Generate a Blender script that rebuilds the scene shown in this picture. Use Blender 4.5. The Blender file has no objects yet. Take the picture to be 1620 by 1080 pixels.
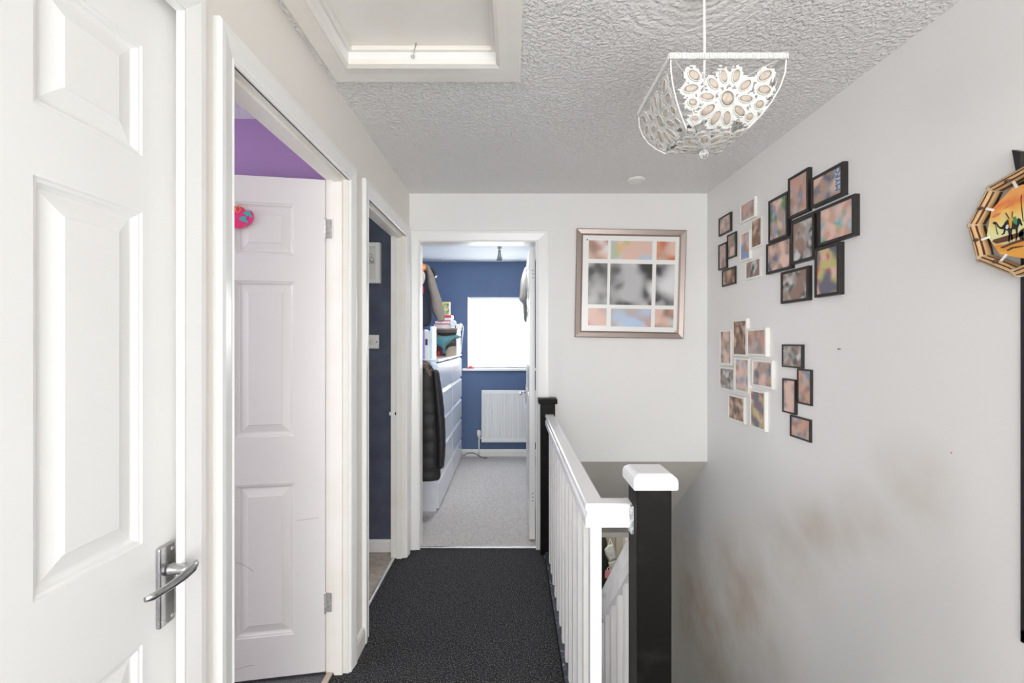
import bpy, bmesh, math, random
from mathutils import Vector, Matrix, noise
C = bpy.context.scene.collection
R = math.radians
PI = math.pi
random.seed(7)
# ------------------------------------------------------------------ camera, world, lights, exposure
EYE = 1.342; F = 720.0; VX = 811.0; VY = 541.0
cam = bpy.data.cameras.new('camera'); cam.lens = 16.0; cam.sensor_width = 36.0; cam.clip_start = 0.02
cam.shift_x = -1/1620; cam.shift_y = 1/1620
co = bpy.data.objects.new('camera', cam); C.objects.link(co)
co.location = (0, 0, EYE); co.rotation_euler = (R(90), 0, 0)
bpy.context.scene.camera = co
sc = bpy.context.scene
sc.view_settings.view_transform = 'Standard'; sc.view_settings.look = 'None'
sc.view_settings.gamma = 1; sc.view_settings.use_curve_mapping = False
sc.view_settings.exposure = 0.12
w = bpy.data.worlds.new('overcast_sky'); sc.world = w; w.use_nodes = True
w.node_tree.nodes['Background'].inputs[0].default_value = (0.88, 0.94, 1.0, 1)
w.node_tree.nodes['Background'].inputs[1].default_value = 5.0

def area(name, loc, aim, sx, sy, power, col=(1, 1, 1)):
    l = bpy.data.lights.new(name, 'AREA'); l.shape = 'RECTANGLE'; l.size = sx; l.size_y = sy
    l.energy = power; l.color = col
    o = bpy.data.objects.new(name, l); C.objects.link(o); o.location = loc
    d = Vector(aim) - Vector(loc); o.rotation_euler = d.to_track_quat('-Z', 'Y').to_euler()
    return o
area('landing_rear_fill', (0.3, -3.2, 1.45), (0.3, 3, 1.35), 1.6, 1.7, 37, (0.985, 0.99, 1.0))  # added fill light behind the viewer; no such window is known
area('landing_upward_fill', (0.5, -1.3, 0.2), (0.5, 1.6, 2.3), 1.4, 1.6, 46, (1, 0.985, 0.96))  # added lamp aimed upward to brighten the ceiling, standing in for bounce
area('landing_left_fill', (-0.62, -0.75, 1.35), (1.2, 1.3, 1.1), 1.1, 1.7, 19, (0.99, 0.99, 1.0))  # added fill from the left to light the right wall; no doorway there
area('landing_right_fill', (1.22, -0.75, 1.35), (-0.7, 1.3, 1.3), 1.1, 1.7, 11, (1, 0.985, 0.96))  # invented side lamp brightening the left wall, not an opening
area('stair_upward_fill', (0.8, 2.0, -1.2), (0.6, 2.0, 2.3), 0.8, 1.4, 32, (1, 0.98, 0.95))  # unseen added lamp below the view, lifts far ceiling and stair walls
area('stair_wall_fill', (0.25, 2.35, -0.95), (1.264, 3.1, -0.25), 0.8, 0.5, 6.5, (1, 0.985, 0.95))  # extra unseen lamp put in to lighten the lower stair wall
area('bedroom_window_light', (-0.15, 5.44, 1.45), (-0.15, 3, 1.1), 0.7, 0.8, 42, (0.95, 0.98, 1.0))
area('bedroom_overhead_fill', (-0.1, 3.40, 2.23), (-0.3, 4.4, 0.6), 0.9, 0.35, 17, (0.98, 0.99, 1.0))  # added lamp out of view above the doorway, brightens the bedroom
area('purple_room_light', (-2.9, 0.9, 1.6), (-0.8, 1.5, 1.2), 1.2, 1.2, 30, (1, 0.98, 1))
area('side_room_light', (-2.6, 2.3, 1.7), (-0.9, 2.6, 1.2), 0.5, 1.0, 11, (0.95, 0.97, 1.0))
area('hall_below_fill', (0.8, 4.6, -0.42), (0.9, 5.2, -2.0), 0.4, 0.4, 3.5, (1, 0.97, 0.9))  # small added fill for the lower hall, no known fitting
sc.cycles.diffuse_bounces = 8; sc.cycles.max_bounces = 12

# ------------------------------------------------------------------ materials
def mat(name, col, rough=0.5, metal=0.0, bump=0.0, bscale=40.0, bdist=0.002, var=0.0, vscale=6.0, spec=0.5,
        trans=0.0, coat=0.0, detail=4.0, stretch=None, col2=None, lo=0.35, hi=0.65, alpha=1.0, sheen=0.0):
    m = bpy.data.materials.new(name); m.use_nodes = True
    nt = m.node_tree; b = nt.nodes['Principled BSDF']
    b.inputs['Base Color'].default_value = (*col, 1); b.inputs['Roughness'].default_value = rough
    b.inputs['Metallic'].default_value = metal
    b.inputs['Specular IOR Level'].default_value = spec
    b.inputs['Transmission Weight'].default_value = trans
    b.inputs['Coat Weight'].default_value = coat
    b.inputs['Alpha'].default_value = alpha
    b.inputs['Sheen Weight'].default_value = sheen
    tc = nt.nodes.new('ShaderNodeTexCoord'); src = tc.outputs['Object']
    if stretch:
        mp = nt.nodes.new('ShaderNodeMapping'); mp.inputs['Scale'].default_value = stretch
        nt.links.new(src, mp.inputs[0]); src = mp.outputs[0]
    if var or col2:
        n = nt.nodes.new('ShaderNodeTexNoise'); n.inputs['Scale'].default_value = vscale; n.inputs['Detail'].default_value = detail
        nt.links.new(src, n.inputs[0])
        r = nt.nodes.new('ShaderNodeValToRGB'); nt.links.new(n.outputs[0], r.inputs[0])
        r.color_ramp.elements[0].position = lo; r.color_ramp.elements[1].position = hi
        c2 = col2 if col2 else tuple(c * (1 - var) for c in col)
        r.color_ramp.elements[0].color = (*c2, 1); r.color_ramp.elements[1].color = (*col, 1)
        nt.links.new(r.outputs[0], b.inputs['Base Color'])
    if bump:
        n = nt.nodes.new('ShaderNodeTexNoise'); n.inputs['Scale'].default_value = bscale; n.inputs['Detail'].default_value = 3
        nt.links.new(src, n.inputs[0])
        bp = nt.nodes.new('ShaderNodeBump'); bp.inputs['Strength'].default_value = bump; bp.inputs['Distance'].default_value = bdist
        nt.links.new(n.outputs[0], bp.inputs['Height']); nt.links.new(bp.outputs[0], b.inputs['Normal'])
    return m

M = {}
M['gloss'] = mat('white_gloss_paint', (0.86, 0.86, 0.85), 0.28, bump=0.15, bscale=9, bdist=0.003, var=0.02, vscale=3)
M['satin'] = mat('aged_white_paint', (0.84, 0.82, 0.78), 0.35, bump=0.15, bscale=20, bdist=0.002, col2=(0.80, 0.76, 0.69), vscale=4, lo=0.3, hi=0.55)
M['leaf_tint'] = mat('white_door_paint_room_tint', (0.73, 0.71, 0.70), 0.33, bump=0.12, bscale=9, bdist=0.002, var=0.03, vscale=2)  # white door paint with light reflected in the purple room tinted in
M['wall'] = mat('white_wall_emulsion', (0.80, 0.795, 0.785), 0.6, bump=0.18, bscale=14, bdist=0.004, var=0.015, vscale=3)
M['cream'] = mat('warm_white_wall', (0.82, 0.79, 0.745), 0.6, bump=0.15, bscale=12, bdist=0.004)
M['blue'] = mat('blue_wall_paint', (0.095, 0.155, 0.285), 0.6, bump=0.15, bscale=15, bdist=0.003, var=0.08, vscale=5)
M['navy'] = mat('slate_navy_wall_paint', (0.066, 0.075, 0.11), 0.5, bump=0.2, bscale=30, bdist=0.003, col2=(0.085, 0.10, 0.14), vscale=9)
M['purple'] = mat('purple_wall_paint', (0.33, 0.20, 0.42), 0.6, bump=0.15, bscale=14, bdist=0.003)
M['bedceil'] = mat('bedroom_ceiling_paint', (0.82, 0.84, 0.85), 0.7, bump=0.6, bscale=60, bdist=0.006)
M['chrome'] = mat('brushed_chrome', (0.52, 0.52, 0.53), 0.24, 0.95, bump=0.2, bscale=30, bdist=0.001, var=0.25, vscale=30)
M['steel'] = mat('tarnished_steel', (0.66, 0.65, 0.61), 0.35, 0.5, var=0.4, vscale=70)
M['brass'] = mat('dull_brass', (0.50, 0.38, 0.22), 0.4, 0.9, var=0.4, vscale=70)
M['black'] = mat('black_gloss_paint', (0.006, 0.0055, 0.005), 0.45, bump=0.35, bscale=18, bdist=0.003, col2=(0.013, 0.012, 0.011), vscale=14, lo=0.3, hi=0.45, spec=0.12)
M['frame_black'] = mat('black_frame_wood', (0.022, 0.019, 0.018), 0.42, var=0.3, vscale=30)
M['frame_white'] = mat('white_frame_wood', (0.83, 0.82, 0.78), 0.45, var=0.03, vscale=20)
M['rail_white'] = mat('bright_white_gloss', (0.88, 0.885, 0.90), 0.22, bump=0.15, bscale=12, bdist=0.002)
M['spindle'] = mat('white_spindle_paint', (0.83, 0.83, 0.82), 0.35, bump=0.1, bscale=14, bdist=0.002, var=0.04, vscale=5)
M['rose_metal'] = mat('brushed_taupe_metal', (0.40, 0.33, 0.30), 0.34, 0.75, var=0.12, vscale=60, stretch=(1, 1, 8))
M['mount'] = mat('white_mount_card', (0.86, 0.85, 0.83), 0.25, coat=0.3)
M['plastic'] = mat('white_plastic', (0.84, 0.83, 0.80), 0.3, var=0.02)
M['rad'] = mat('radiator_enamel', (0.83, 0.83, 0.80), 0.3, var=0.02)
M['dark'] = mat('dark_hole', (0.02, 0.02, 0.02), 0.8, var=0.1)
M['chest'] = mat('white_foil_chest', (0.80, 0.82, 0.86), 0.22, coat=0.3, var=0.02)
M['chest_gap'] = mat('chest_gap_shade', (0.13, 0.15, 0.18), 0.4, var=0.1)  # shade of the drawer gaps painted as dark colour inside the white chests
M['landcarpet'] = mat('charcoal_speckled_carpet', (0.022, 0.022, 0.023), 0.95, bump=1.0, bscale=260, bdist=0.005, col2=(0.17, 0.17, 0.175), vscale=190, lo=0.34, hi=0.50, detail=2, spec=0.15)
M['bedcarpet'] = mat('grey_beige_bedroom_carpet', (0.62, 0.585, 0.56), 0.95, bump=1.0, bscale=150, bdist=0.006, col2=(0.46, 0.43, 0.41), vscale=60, lo=0.3, hi=0.62, detail=8, spec=0.1)
M['greycarpet'] = mat('dark_grey_room_carpet', (0.23, 0.23, 0.24), 0.95, bump=1.0, bscale=250, bdist=0.006, col2=(0.08, 0.08, 0.085), vscale=230, spec=0.1)
M['beigefloor'] = mat('beige_side_room_carpet', (0.50, 0.44, 0.38), 0.9, bump=0.8, bscale=180, bdist=0.004, col2=(0.40, 0.34, 0.29), vscale=30, spec=0.1)
M['alu'] = mat('bright_threshold_metal', (0.80, 0.80, 0.84), 0.25, 0.7, var=0.1, vscale=50)
M['woodstrip'] = mat('pale_wood_threshold', (0.56, 0.47, 0.38), 0.5, var=0.25, vscale=25, stretch=(1, 0.2, 1))
M['shell'] = mat('outer_shell_plaster', (0.7, 0.7, 0.7), 0.8, var=0.05)

def artex():
    m = mat('artex_stippled_ceiling', (0.83, 0.822, 0.81), 0.32)
    nt = m.node_tree; b = nt.nodes['Principled BSDF']; L = nt.links.new
    tc = nt.nodes.new('ShaderNodeTexCoord')
    # stipple
    n = nt.nodes.new('ShaderNodeTexNoise'); n.inputs['Scale'].default_value = 74; n.inputs['Detail'].default_value = 2.0; n.inputs['Distortion'].default_value = 0.5
    L(tc.outputs['Object'], n.inputs[0])
    r = nt.nodes.new('ShaderNodeValToRGB'); L(n.outputs[0], r.inputs[0]); r.color_ramp.elements[0].position = 0.42; r.color_ramp.elements[1].position = 0.66
    # combed rings round the ceiling rose
    mp = nt.nodes.new('ShaderNodeVectorMath'); mp.operation = 'SUBTRACT'; mp.inputs[1].default_value = ROSE_LOCAL
    L(tc.outputs['Object'], mp.inputs[0])
    wv = nt.nodes.new('ShaderNodeTexWave'); wv.wave_type = 'RINGS'; wv.rings_direction = 'Z'; wv.inputs['Scale'].default_value = 9
    wv.inputs['Distortion'].default_value = 5.5; wv.inputs['Detail'].default_value = 2; wv.inputs['Detail Scale'].default_value = 2.5
    L(mp.outputs[0], wv.inputs[0])
    ln = nt.nodes.new('ShaderNodeVectorMath'); ln.operation = 'LENGTH'; L(mp.outputs[0], ln.inputs[0])
    mr = nt.nodes.new('ShaderNodeMapRange'); mr.inputs[1].default_value = 0.20; mr.inputs[2].default_value = 0.28; L(ln.outputs['Value'], mr.inputs[0])
    mx = nt.nodes.new('ShaderNodeMix'); mx.data_type = 'FLOAT'; mr.inputs[3].default_value = 0.45; L(mr.outputs[0], mx.inputs[0]); L(wv.outputs['Fac'], mx.inputs[2]); L(r.outputs[0], mx.inputs[3])
    bp = nt.nodes.new('ShaderNodeBump'); bp.inputs['Strength'].default_value = 0.85; bp.inputs['Distance'].default_value = 0.006
    L(mx.outputs[0], bp.inputs['Height']); L(bp.outputs[0], b.inputs['Normal'])
    return m

def wallmat_right():
    # dirt rubbed into the paint where hands brush the stair wall: stains with a shape of their own
    m = mat('scuffed_stair_wall_paint', (0.80, 0.795, 0.785), 0.62)
    nt = m.node_tree; b = nt.nodes['Principled BSDF']; L = nt.links.new
    g = nt.nodes.new('ShaderNodeNewGeometry')
    nz = nt.nodes.new('ShaderNodeTexNoise'); nz.inputs['Scale'].default_value = 5; nz.inputs['Detail'].default_value = 7
    L(g.outputs['Position'], nz.inputs[0])
    tot = None
    for (y, z, ry, rz, amt) in [(1.44, 0.90, 0.15, 0.15, 0.42), (1.62, 0.72, 0.18, 0.12, 0.36), (1.88, 0.57, 0.20, 0.13, 0.55),
                                (1.72, 0.63, 0.10, 0.12, 0.40), (2.10, 0.36, 0.26, 0.20, 0.48), (2.5, -0.08, 0.45, 0.38, 0.70), (3.0, -0.5, 0.6, 0.5, 0.8)]:
        s = nt.nodes.new('ShaderNodeVectorMath'); s.operation = 'SUBTRACT'; s.inputs[1].default_value = (1.264, y, z); L(g.outputs['Position'], s.inputs[0])
        d = nt.nodes.new('ShaderNodeVectorMath'); d.operation = 'MULTIPLY'; d.inputs[1].default_value = (1, 1/ry, 1/rz); L(s.outputs[0], d.inputs[0])
        ln = nt.nodes.new('ShaderNodeVectorMath'); ln.operation = 'LENGTH'; L(d.outputs[0], ln.inputs[0])
        mr = nt.nodes.new('ShaderNodeMapRange'); mr.interpolation_type = 'SMOOTHSTEP'
        mr.inputs[1].default_value = 0.05; mr.inputs[2].default_value = 1.5; mr.inputs[3].default_value = amt; mr.inputs[4].default_value = 0
        L(ln.outputs['Value'], mr.inputs[0])
        if tot is None: tot = mr.outputs[0]
        else:
            a = nt.nodes.new('ShaderNodeMath'); a.operation = 'MAXIMUM'; L(tot, a.inputs[0]); L(mr.outputs[0], a.inputs[1]); tot = a.outputs[0]
    r = nt.nodes.new('ShaderNodeMapRange'); r.inputs[1].default_value = 0.3; r.inputs[2].default_value = 0.7; r.inputs[3].default_value = 0.35; r.inputs[4].default_value = 1.1; L(nz.outputs[0], r.inputs[0])
    mu = nt.nodes.new('ShaderNodeMath'); mu.operation = 'MULTIPLY'; mu.use_clamp = True; L(tot, mu.inputs[0]); L(r.outputs[0], mu.inputs[1])
    mx = nt.nodes.new('ShaderNodeMix'); mx.data_type = 'RGBA'; L(mu.outputs[0], mx.inputs[0])
    mx.inputs[6].default_value = (0.80, 0.795, 0.785, 1); mx.inputs[7].default_value = (0.50, 0.405, 0.31, 1)
    L(mx.outputs[2], b.inputs['Base Color'])
    n2 = nt.nodes.new('ShaderNodeTexNoise'); n2.inputs['Scale'].default_value = 16; n2.inputs['Detail'].default_value = 4; L(g.outputs['Position'], n2.inputs[0])
    bp = nt.nodes.new('ShaderNodeBump'); bp.inputs['Strength'].default_value = 0.2; bp.inputs['Distance'].default_value = 0.004
    L(n2.outputs[0], bp.inputs['Height']); L(bp.outputs[0], b.inputs['Normal'])
    return m

def photo_mat(cols, seed, scale=2.6, rough=0.15):
    # soft, out of focus print: smooth blobs of a few colours mixed over each other
    m = bpy.data.materials.new('blurred_photo_print'); m.use_nodes = True
    nt = m.node_tree; b = nt.nodes['Principled BSDF']; L = nt.links.new
    b.inputs['Roughness'].default_value = rough
    tc = nt.nodes.new('ShaderNodeTexCoord'); prev = None
    for i, c in enumerate(cols):
        if prev is None:
            rgb = nt.nodes.new('ShaderNodeRGB'); rgb.outputs[0].default_value = (*c, 1); prev = rgb.outputs[0]; continue
        mp = nt.nodes.new('ShaderNodeMapping'); mp.inputs['Location'].default_value = (seed * 3.1 + i * 7.3, seed * 1.7 - i * 3.9, seed * 2.3 + i * 5.1)
        mp.inputs['Scale'].default_value = (1, 1, 1)
        L(tc.outputs['Object'], mp.inputs[0])
        n = nt.nodes.new('ShaderNodeTexNoise'); n.inputs['Scale'].default_value = scale * (6 + 2 * (i % 3)); n.inputs['Detail'].default_value = 0.5
        L(mp.outputs[0], n.inputs[0])
        r = nt.nodes.new('ShaderNodeMapRange'); r.interpolation_type = 'SMOOTHSTEP'; r.inputs[1].default_value = 0.38; r.inputs[2].default_value = 0.66
        L(n.outputs[0], r.inputs[0])
        mx = nt.nodes.new('ShaderNodeMix'); mx.data_type = 'RGBA'; L(r.outputs[0], mx.inputs[0]); L(prev, mx.inputs[6]); mx.inputs[7].default_value = (*c, 1)
        prev = mx.outputs[2]
    L(prev, b.inputs['Base Color'])
    return m

# ------------------------------------------------------------------ mesh helpers (all in world metres unless said)
class B:
    def __init__(s, T=None): s.bm = bmesh.new(); s.T = T
    def v(s, p):
        p = Vector(p)
        return s.bm.verts.new(s.T @ p if s.T else p)
    def face(s, pts): return s.bm.faces.new([s.v(p) for p in pts])
    def box(s, x0, x1, y0, y1, z0, z1):
        vs = [s.v((x, y, z)) for x in (x0, x1) for y in (y0, y1) for z in (z0, z1)]
        for f in ((0, 1, 3, 2), (4, 6, 7, 5), (0, 4, 5, 1), (2, 3, 7, 6), (0, 2, 6, 4), (1, 5, 7, 3)): s.bm.faces.new([vs[i] for i in f])
        return s
    def rings(s, rs, cap0=True, cap1=True, closed=True):
        V = [[s.v(p) for p in r] for r in rs]; n = len(V[0])
        for a, b in zip(V, V[1:]):
            for i in range(n if closed else n - 1):
                j = (i + 1) % n
                s.bm.faces.new((a[i], a[j], b[j], b[i]))
        if cap0: s.bm.faces.new(V[0][::-1])
        if cap1: s.bm.faces.new(V[-1])
        return s
    def tube(s, pts, r, n=8, closed=False):
        pts = [Vector(p) for p in pts]; rs = []; up = None; k = len(pts)
        for i, p in enumerate(pts):
            if closed: t = pts[(i + 1) % k] - pts[i - 1]
            else: t = pts[min(i + 1, k - 1)] - pts[max(i - 1, 0)]
            t.normalize()
            if up is None: up = Vector((0, 0, 1)) if abs(t.z) < 0.9 else Vector((1, 0, 0))
            a = t.cross(up).normalized(); b = a.cross(t).normalized(); up = b
            rr = r[i] if isinstance(r, (list, tuple)) else r
            rs.append([p + a * math.cos(2 * PI * q / n) * rr + b * math.sin(2 * PI * q / n) * rr for q in range(n)])
        if closed:
            V = [[s.v(p) for p in rg] for rg in rs]
            for i in range(k):
                A = V[i]; Bq = V[(i + 1) % k]
                for q in range(n): s.bm.faces.new((A[q], A[(q + 1) % n], Bq[(q + 1) % n], Bq[q]))
            return s
        return s.rings(rs)
    def lathe(s, prof, c, n=24, axis='Z'):
        rs = []
        for r, h in prof:
            rg = []
            for q in range(n):
                a = 2 * PI * q / n; u, v = max(r, 1e-4) * math.cos(a), max(r, 1e-4) * math.sin(a)
                rg.append({'Z': (c[0] + u, c[1] + v, c[2] + h), 'Y': (c[0] + u, c[1] + h, c[2] + v), 'X': (c[0] + h, c[1] + u, c[2] + v)}[axis])
            rs.append(rg)
        return s.rings(rs)
    def prism(s, poly, f0, f1):
        # poly of (a,b); f0,f1 map (a,b)->xyz for the two faces
        return s.rings([[f0(*p) for p in poly], [f1(*p) for p in poly]])
    def sheet(s, fn, nu, nv):
        V = [[s.v(fn(i / nu, j / nv)) for i in range(nu + 1)] for j in range(nv + 1)]
        for j in range(nv):
            for i in range(nu): s.bm.faces.new((V[j][i], V[j][i + 1], V[j + 1][i + 1], V[j + 1][i]))
        return s

W = {}
def world(o): return W.get(o.name, Matrix.Identity(4))
def obj(name, b, m, parent=None, smooth=False, bevel=0.0, label=None, kind=None, solid=0.0, sub=0, keep=False):
    bm = b.bm if isinstance(b, B) else b
    bmesh.ops.recalc_face_normals(bm, faces=bm.faces[:])
    me = bpy.data.meshes.new(name); bm.to_mesh(me); bm.free()
    if keep: c = Vector((0, 0, 0))
    else:
        xs = [v.co for v in me.vertices]
        c = Vector([(min(p[i] for p in xs) + max(p[i] for p in xs)) / 2 for i in range(3)])
        c.z = min(p.z for p in xs)
        me.transform(Matrix.Translation(-c))
    o = bpy.data.objects.new(name, me); C.objects.link(o); o.location = c
    W[o.name] = Matrix.Translation(c)
    if m: me.materials.append(M[m] if isinstance(m, str) else m)
    if smooth:
        for p in me.polygons: p.use_smooth = True
    if solid:
        md = o.modifiers.new('solid', 'SOLIDIFY'); md.thickness = solid
    if bevel:
        md = o.modifiers.new('bevel', 'BEVEL'); md.width = bevel; md.segments = 2; md.limit_method = 'ANGLE'; md.angle_limit = R(40)
    if sub:
        md = o.modifiers.new('sub', 'SUBSURF'); md.levels = sub; md.render_levels = sub
    if parent:
        o.parent = parent; o.matrix_parent_inverse = world(parent).inverted()
    if label: o['label'] = label
    if kind: o['kind'] = kind
    return o
def thing(name, loc, label=None, cat=None, group=None, kind=None, parent=None):
    o = bpy.data.objects.new(name, None); C.objects.link(o); o.location = loc; o.empty_display_size = 0.05
    W[o.name] = Matrix.Translation(Vector(loc))
    if parent: o.parent = parent; o.matrix_parent_inverse = world(parent).inverted()
    for k, v in (('label', label), ('category', cat), ('group', group), ('kind', kind)):
        if v: o[k] = v
    return o
def tag(o, label, cat, group=None):
    o['label'] = label; o['category'] = cat
    if group: o['group'] = group
    return o
def struct(name, b, m, label=None, **k):
    o = obj(name, b, m, kind='structure', **k)
    if label: o['label'] = label
    return o
def pY(px, py, y): return Vector(((px - VX) * y / F, y, EYE - (py - VY) * y / F))
def pX(px, py, x):
    d = abs(x) * F / abs(px - VX)
    return Vector((x, d, EYE - (py - VY) * d / F))
def pZ(px, py, z):
    d = (z - EYE) * F / (VY - py)
    return Vector(((px - VX) * d / F, d, z))

# ------------------------------------------------------------------ setting
CEIL = 2.306; LW = -0.669; LB = -0.757; RW = 1.264; FW = 2.954; FB = 3.060
YB = -3.4
HEAD = 2.0
# left wall with three openings
D1 = (0.245, 0.948); D2 = (1.083, 1.845); D3 = (2.087, 2.830)
b = B()
ys = [YB, D1[0] - .0005, D1[1] + .018, D2[0] - .013, D2[1] + .013, D3[0] - .013, D3[1] + .013, FW]
for i in range(0, 8, 2): b.box(LB, LW, ys[i], ys[i + 1], 0, CEIL)
for a0, a1 in ((ys[1], ys[2]), (ys[3], ys[4]), (ys[5], ys[6])): b.box(LB, LW, a0, a1, HEAD + (0.013 if a0 > 1 else 0.046), CEIL)
struct('wall_left', b, 'cream', 'warm white landing wall holding three doorways')
# far wall of the landing (one doorway, open below where the stairs go down)
DX = (-0.606, 0.157)
b = B()
b.box(LB, DX[0] - .013, FW, FB, 0, CEIL); b.box(DX[0] - .013, DX[1] + .013, FW, FB, 2.003, CEIL)
b.box(DX[1] + .013, 0.27, FW, FB, -0.2, CEIL); b.box(0.27, RW, FW, FB, 0.567, CEIL)
struct('wall_far', b, 'wall', 'white end wall of the landing with the bedroom doorway')
b = B().box(RW, RW + 0.1, YB, 6.3, -2.6, CEIL)
M['wall_right'] = wallmat_right()
struct('wall_right', b, 'wall_right', 'long white wall above the stairs with brown hand scuffs')
b = B(); b.box(LB, -0.45, YB - 0.1, YB, 0, CEIL); b.box(1.05, RW, YB - 0.1, YB, 0, CEIL); b.box(-0.45, 1.05, YB - 0.1, YB, 0, 0.9); b.box(-0.45, 1.05, YB - 0.1, YB, 2.2, CEIL)
struct('wall_near', b, 'wall', 'white wall behind the viewer')
b = B(); b.box(-0.45, 1.05, YB - 0.07, YB - 0.06, 0.9, 2.2)
struct('added_window', b, mat('added_window_glass', (1, 1, 1), 0.0, trans=1.0), 'added unseen window pane behind the viewer')  # made-up window, added together with the fill light behind the viewer
# ceiling with the loft opening
HX = (-0.560, -0.056); HY = (0.90, 1.552)
ROSE = (0.515, 1.224, CEIL)
b = B()
b.box(LB, HX[0] - .011, YB, FB, CEIL, CEIL + 0.05); b.box(HX[1] + .011, RW + 0.1, YB, FB, CEIL, CEIL + 0.05)
b.box(HX[0] - .011, HX[1] + .011, YB, HY[0] - .011, CEIL, CEIL + 0.05); b.box(HX[0] - .011, HX[1] + .011, HY[1] + .011, FB, CEIL, CEIL + 0.05)
cx = (LB + RW + 0.1) / 2; cy = (YB + FB) / 2
ROSE_LOCAL = (ROSE[0] - cx, ROSE[1] - cy, 0)
M['artex'] = artex()
struct('ceiling', b, 'artex', 'stippled white ceiling over the landing')
# floor of the landing
EDGE = 0.2
b = B(); b.box(-0.735, EDGE, YB, FW + 0.01, -0.2, 0); b.box(EDGE, RW, YB, 1.27, -0.2, 0); b.box(DX[0], DX[1], FW, FW + 0.03, -0.2, 0)
struct('floor', b, 'landcarpet', 'charcoal speckled carpet of the landing')
b = B(); b.box(EDGE - 0.01, EDGE, 1.27, FW, -2.6, -0.2)
struct('wall_stair_side', b, 'wall', 'white wall beneath the landing edge')

# adjoining rooms ---------------------------------------------------
# purple room (behind left wall)
PY = 1.966
struct('wall_purple_far', B().box(-3.6, LB, PY, PY + 0.04, 0, CEIL), 'purple', 'purple wall seen over the open door')
struct('wall_purple_shell', B().box(-3.65, -3.6, -1.0, 2.0, 0, CEIL).box(-3.6, LB, -1.05, -1.0, 0, CEIL), 'purple', 'purple outer walls of the side room')
struct('ceiling_purple', B().box(-3.65, LB, -1.05, PY + 0.06, CEIL, CEIL + 0.05), 'bedceil', 'white ceiling of the purple room')
struct('floor_purple', B().box(-3.65, -0.745, -1.05, PY + 0.06, -0.2, -0.004), 'greycarpet', 'mid grey speckled carpet in the purple room')
# navy side room
NY = 2.92
struct('wall_navy_far', B().box(-3.2, LB, NY, NY + 0.04, 0, CEIL), 'navy', 'slate navy wall with light switch')
struct('wall_navy_shell', B().box(-3.25, -3.2, 2.01, NY, 0, CEIL).box(-3.2, LB, 2.01, 2.03, 0, CEIL), 'navy', 'slate navy side walls')
struct('ceiling_navy', B().box(-3.25, LB, 2.01, NY + 0.05, CEIL, CEIL + 0.05), 'bedceil', 'white ceiling of the navy room')
struct('floor_navy', B().box(-3.25, -0.745, 2.03, NY + 0.05, -0.2, -0.004), 'beigefloor', 'beige carpet in the navy room')
b = B()
prof = [(0, 0), (0, 0.078), (-0.006, 0.078), (-0.009, 0.066), (-0.014, 0.058), (-0.014, 0)]
b.rings([[(x, NY + p[0], p[1]) for p in prof] for x in (-3.2, LB)])
struct('baseboard_navy', b, 'gloss', 'white skirting board below the navy wall')
# bedroom
BX0, BX1, BY, BC = -1.08, 0.95, 5.35, 2.285
WX = (-0.528, 0.24); WZ = (1.035, 1.87)
b = B()
b.box(BX0, WX[0], BY, BY + 0.12, 0, BC); b.box(WX[1], BX1, BY, BY + 0.12, 0, BC)
b.box(WX[0], WX[1], BY, BY + 0.12, 0, WZ[0]); b.box(WX[0], WX[1], BY, BY + 0.12, WZ[1], BC)
struct('wall_bedroom_far', b, 'blue', 'blue bedroom wall around the window')
struct('wall_bedroom_left', B().box(BX0 - 0.05, BX0, FB, BY + 0.12, 0, BC), 'blue', 'blue bedroom wall behind the chests of drawers')
struct('wall_bedroom_right', B().box(BX1, BX1 + 0.05, FB, BY + 0.12, 0, BC), 'blue', 'blue bedroom wall behind the open door')
struct('wall_bedroom_near', B().box(BX0, DX[0] - 0.03, FB, FB + 0.01, 0, BC).box(DX[1] + 0.03, BX1, FB, FB + 0.01, 0.7, BC), 'blue', 'blue bedroom side of the doorway wall')
struct('ceiling_bedroom', B().box(BX0 - 0.05, BX1 + 0.05, FB, BY + 0.12, BC, BC + 0.05), 'bedceil', 'textured white bedroom ceiling')
b = B(); b.box(BX0 - 0.05, 0.27, FW + 0.03, BY + 0.12, -0.2, 0.004); b.box(0.27, BX1 + 0.05, 3.9, BY + 0.12, -0.2, 0.004)
struct('floor_bedroom', b, 'bedcarpet', 'pale grey beige bedroom carpet')
b = B(); prof = [(0, 0), (0, 0.085), (-0.008, 0.085), (-0.012, 0.068), (-0.016, 0.06), (-0.016, 0)]
b.rings([[(x, BY + p[0], p[1]) for p in prof] for x in (BX0, BX1)])
struct('baseboard_bedroom', b, 'satin', 'cream skirting board below the radiator')
# stair bulkhead and lower hall
b = B(); poly = [(FW, 0.567), (FW + 0.04, 0.70), (3.9, 0.70), (3.9, -0.2), (4.0, -0.33), (3.98, -0.33)]
poly = [(FW, 0.566), (FB, 0.70), (3.88, 0.70), (3.88, -0.0), (4.0, -0.205), (4.0, -0.33)]
b.prism(poly, lambda y, z: (0.27, y, z), lambda y, z: (RW, y, z))
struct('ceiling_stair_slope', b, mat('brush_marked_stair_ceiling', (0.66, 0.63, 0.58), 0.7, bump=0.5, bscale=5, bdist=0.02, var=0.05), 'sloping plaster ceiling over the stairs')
struct('trim_1', B().box(0.2, RW, 4.0, 4.05, -0.375, -0.20), 'satin', 'cream beam at the foot of the sloping ceiling', bevel=0.004)
struct('ceiling_hall_below', B().box(0.19, RW, 4.05, 6.0, -0.30, -0.25), 'wall', 'hall ceiling downstairs')
struct('wall_hall_below', B().box(0.1, RW, 5.3, 5.35, -2.6, -0.25), mat('hall_wall_cream', (0.5, 0.47, 0.38), 0.6, var=0.05), 'cream wall of the hall downstairs')
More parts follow.
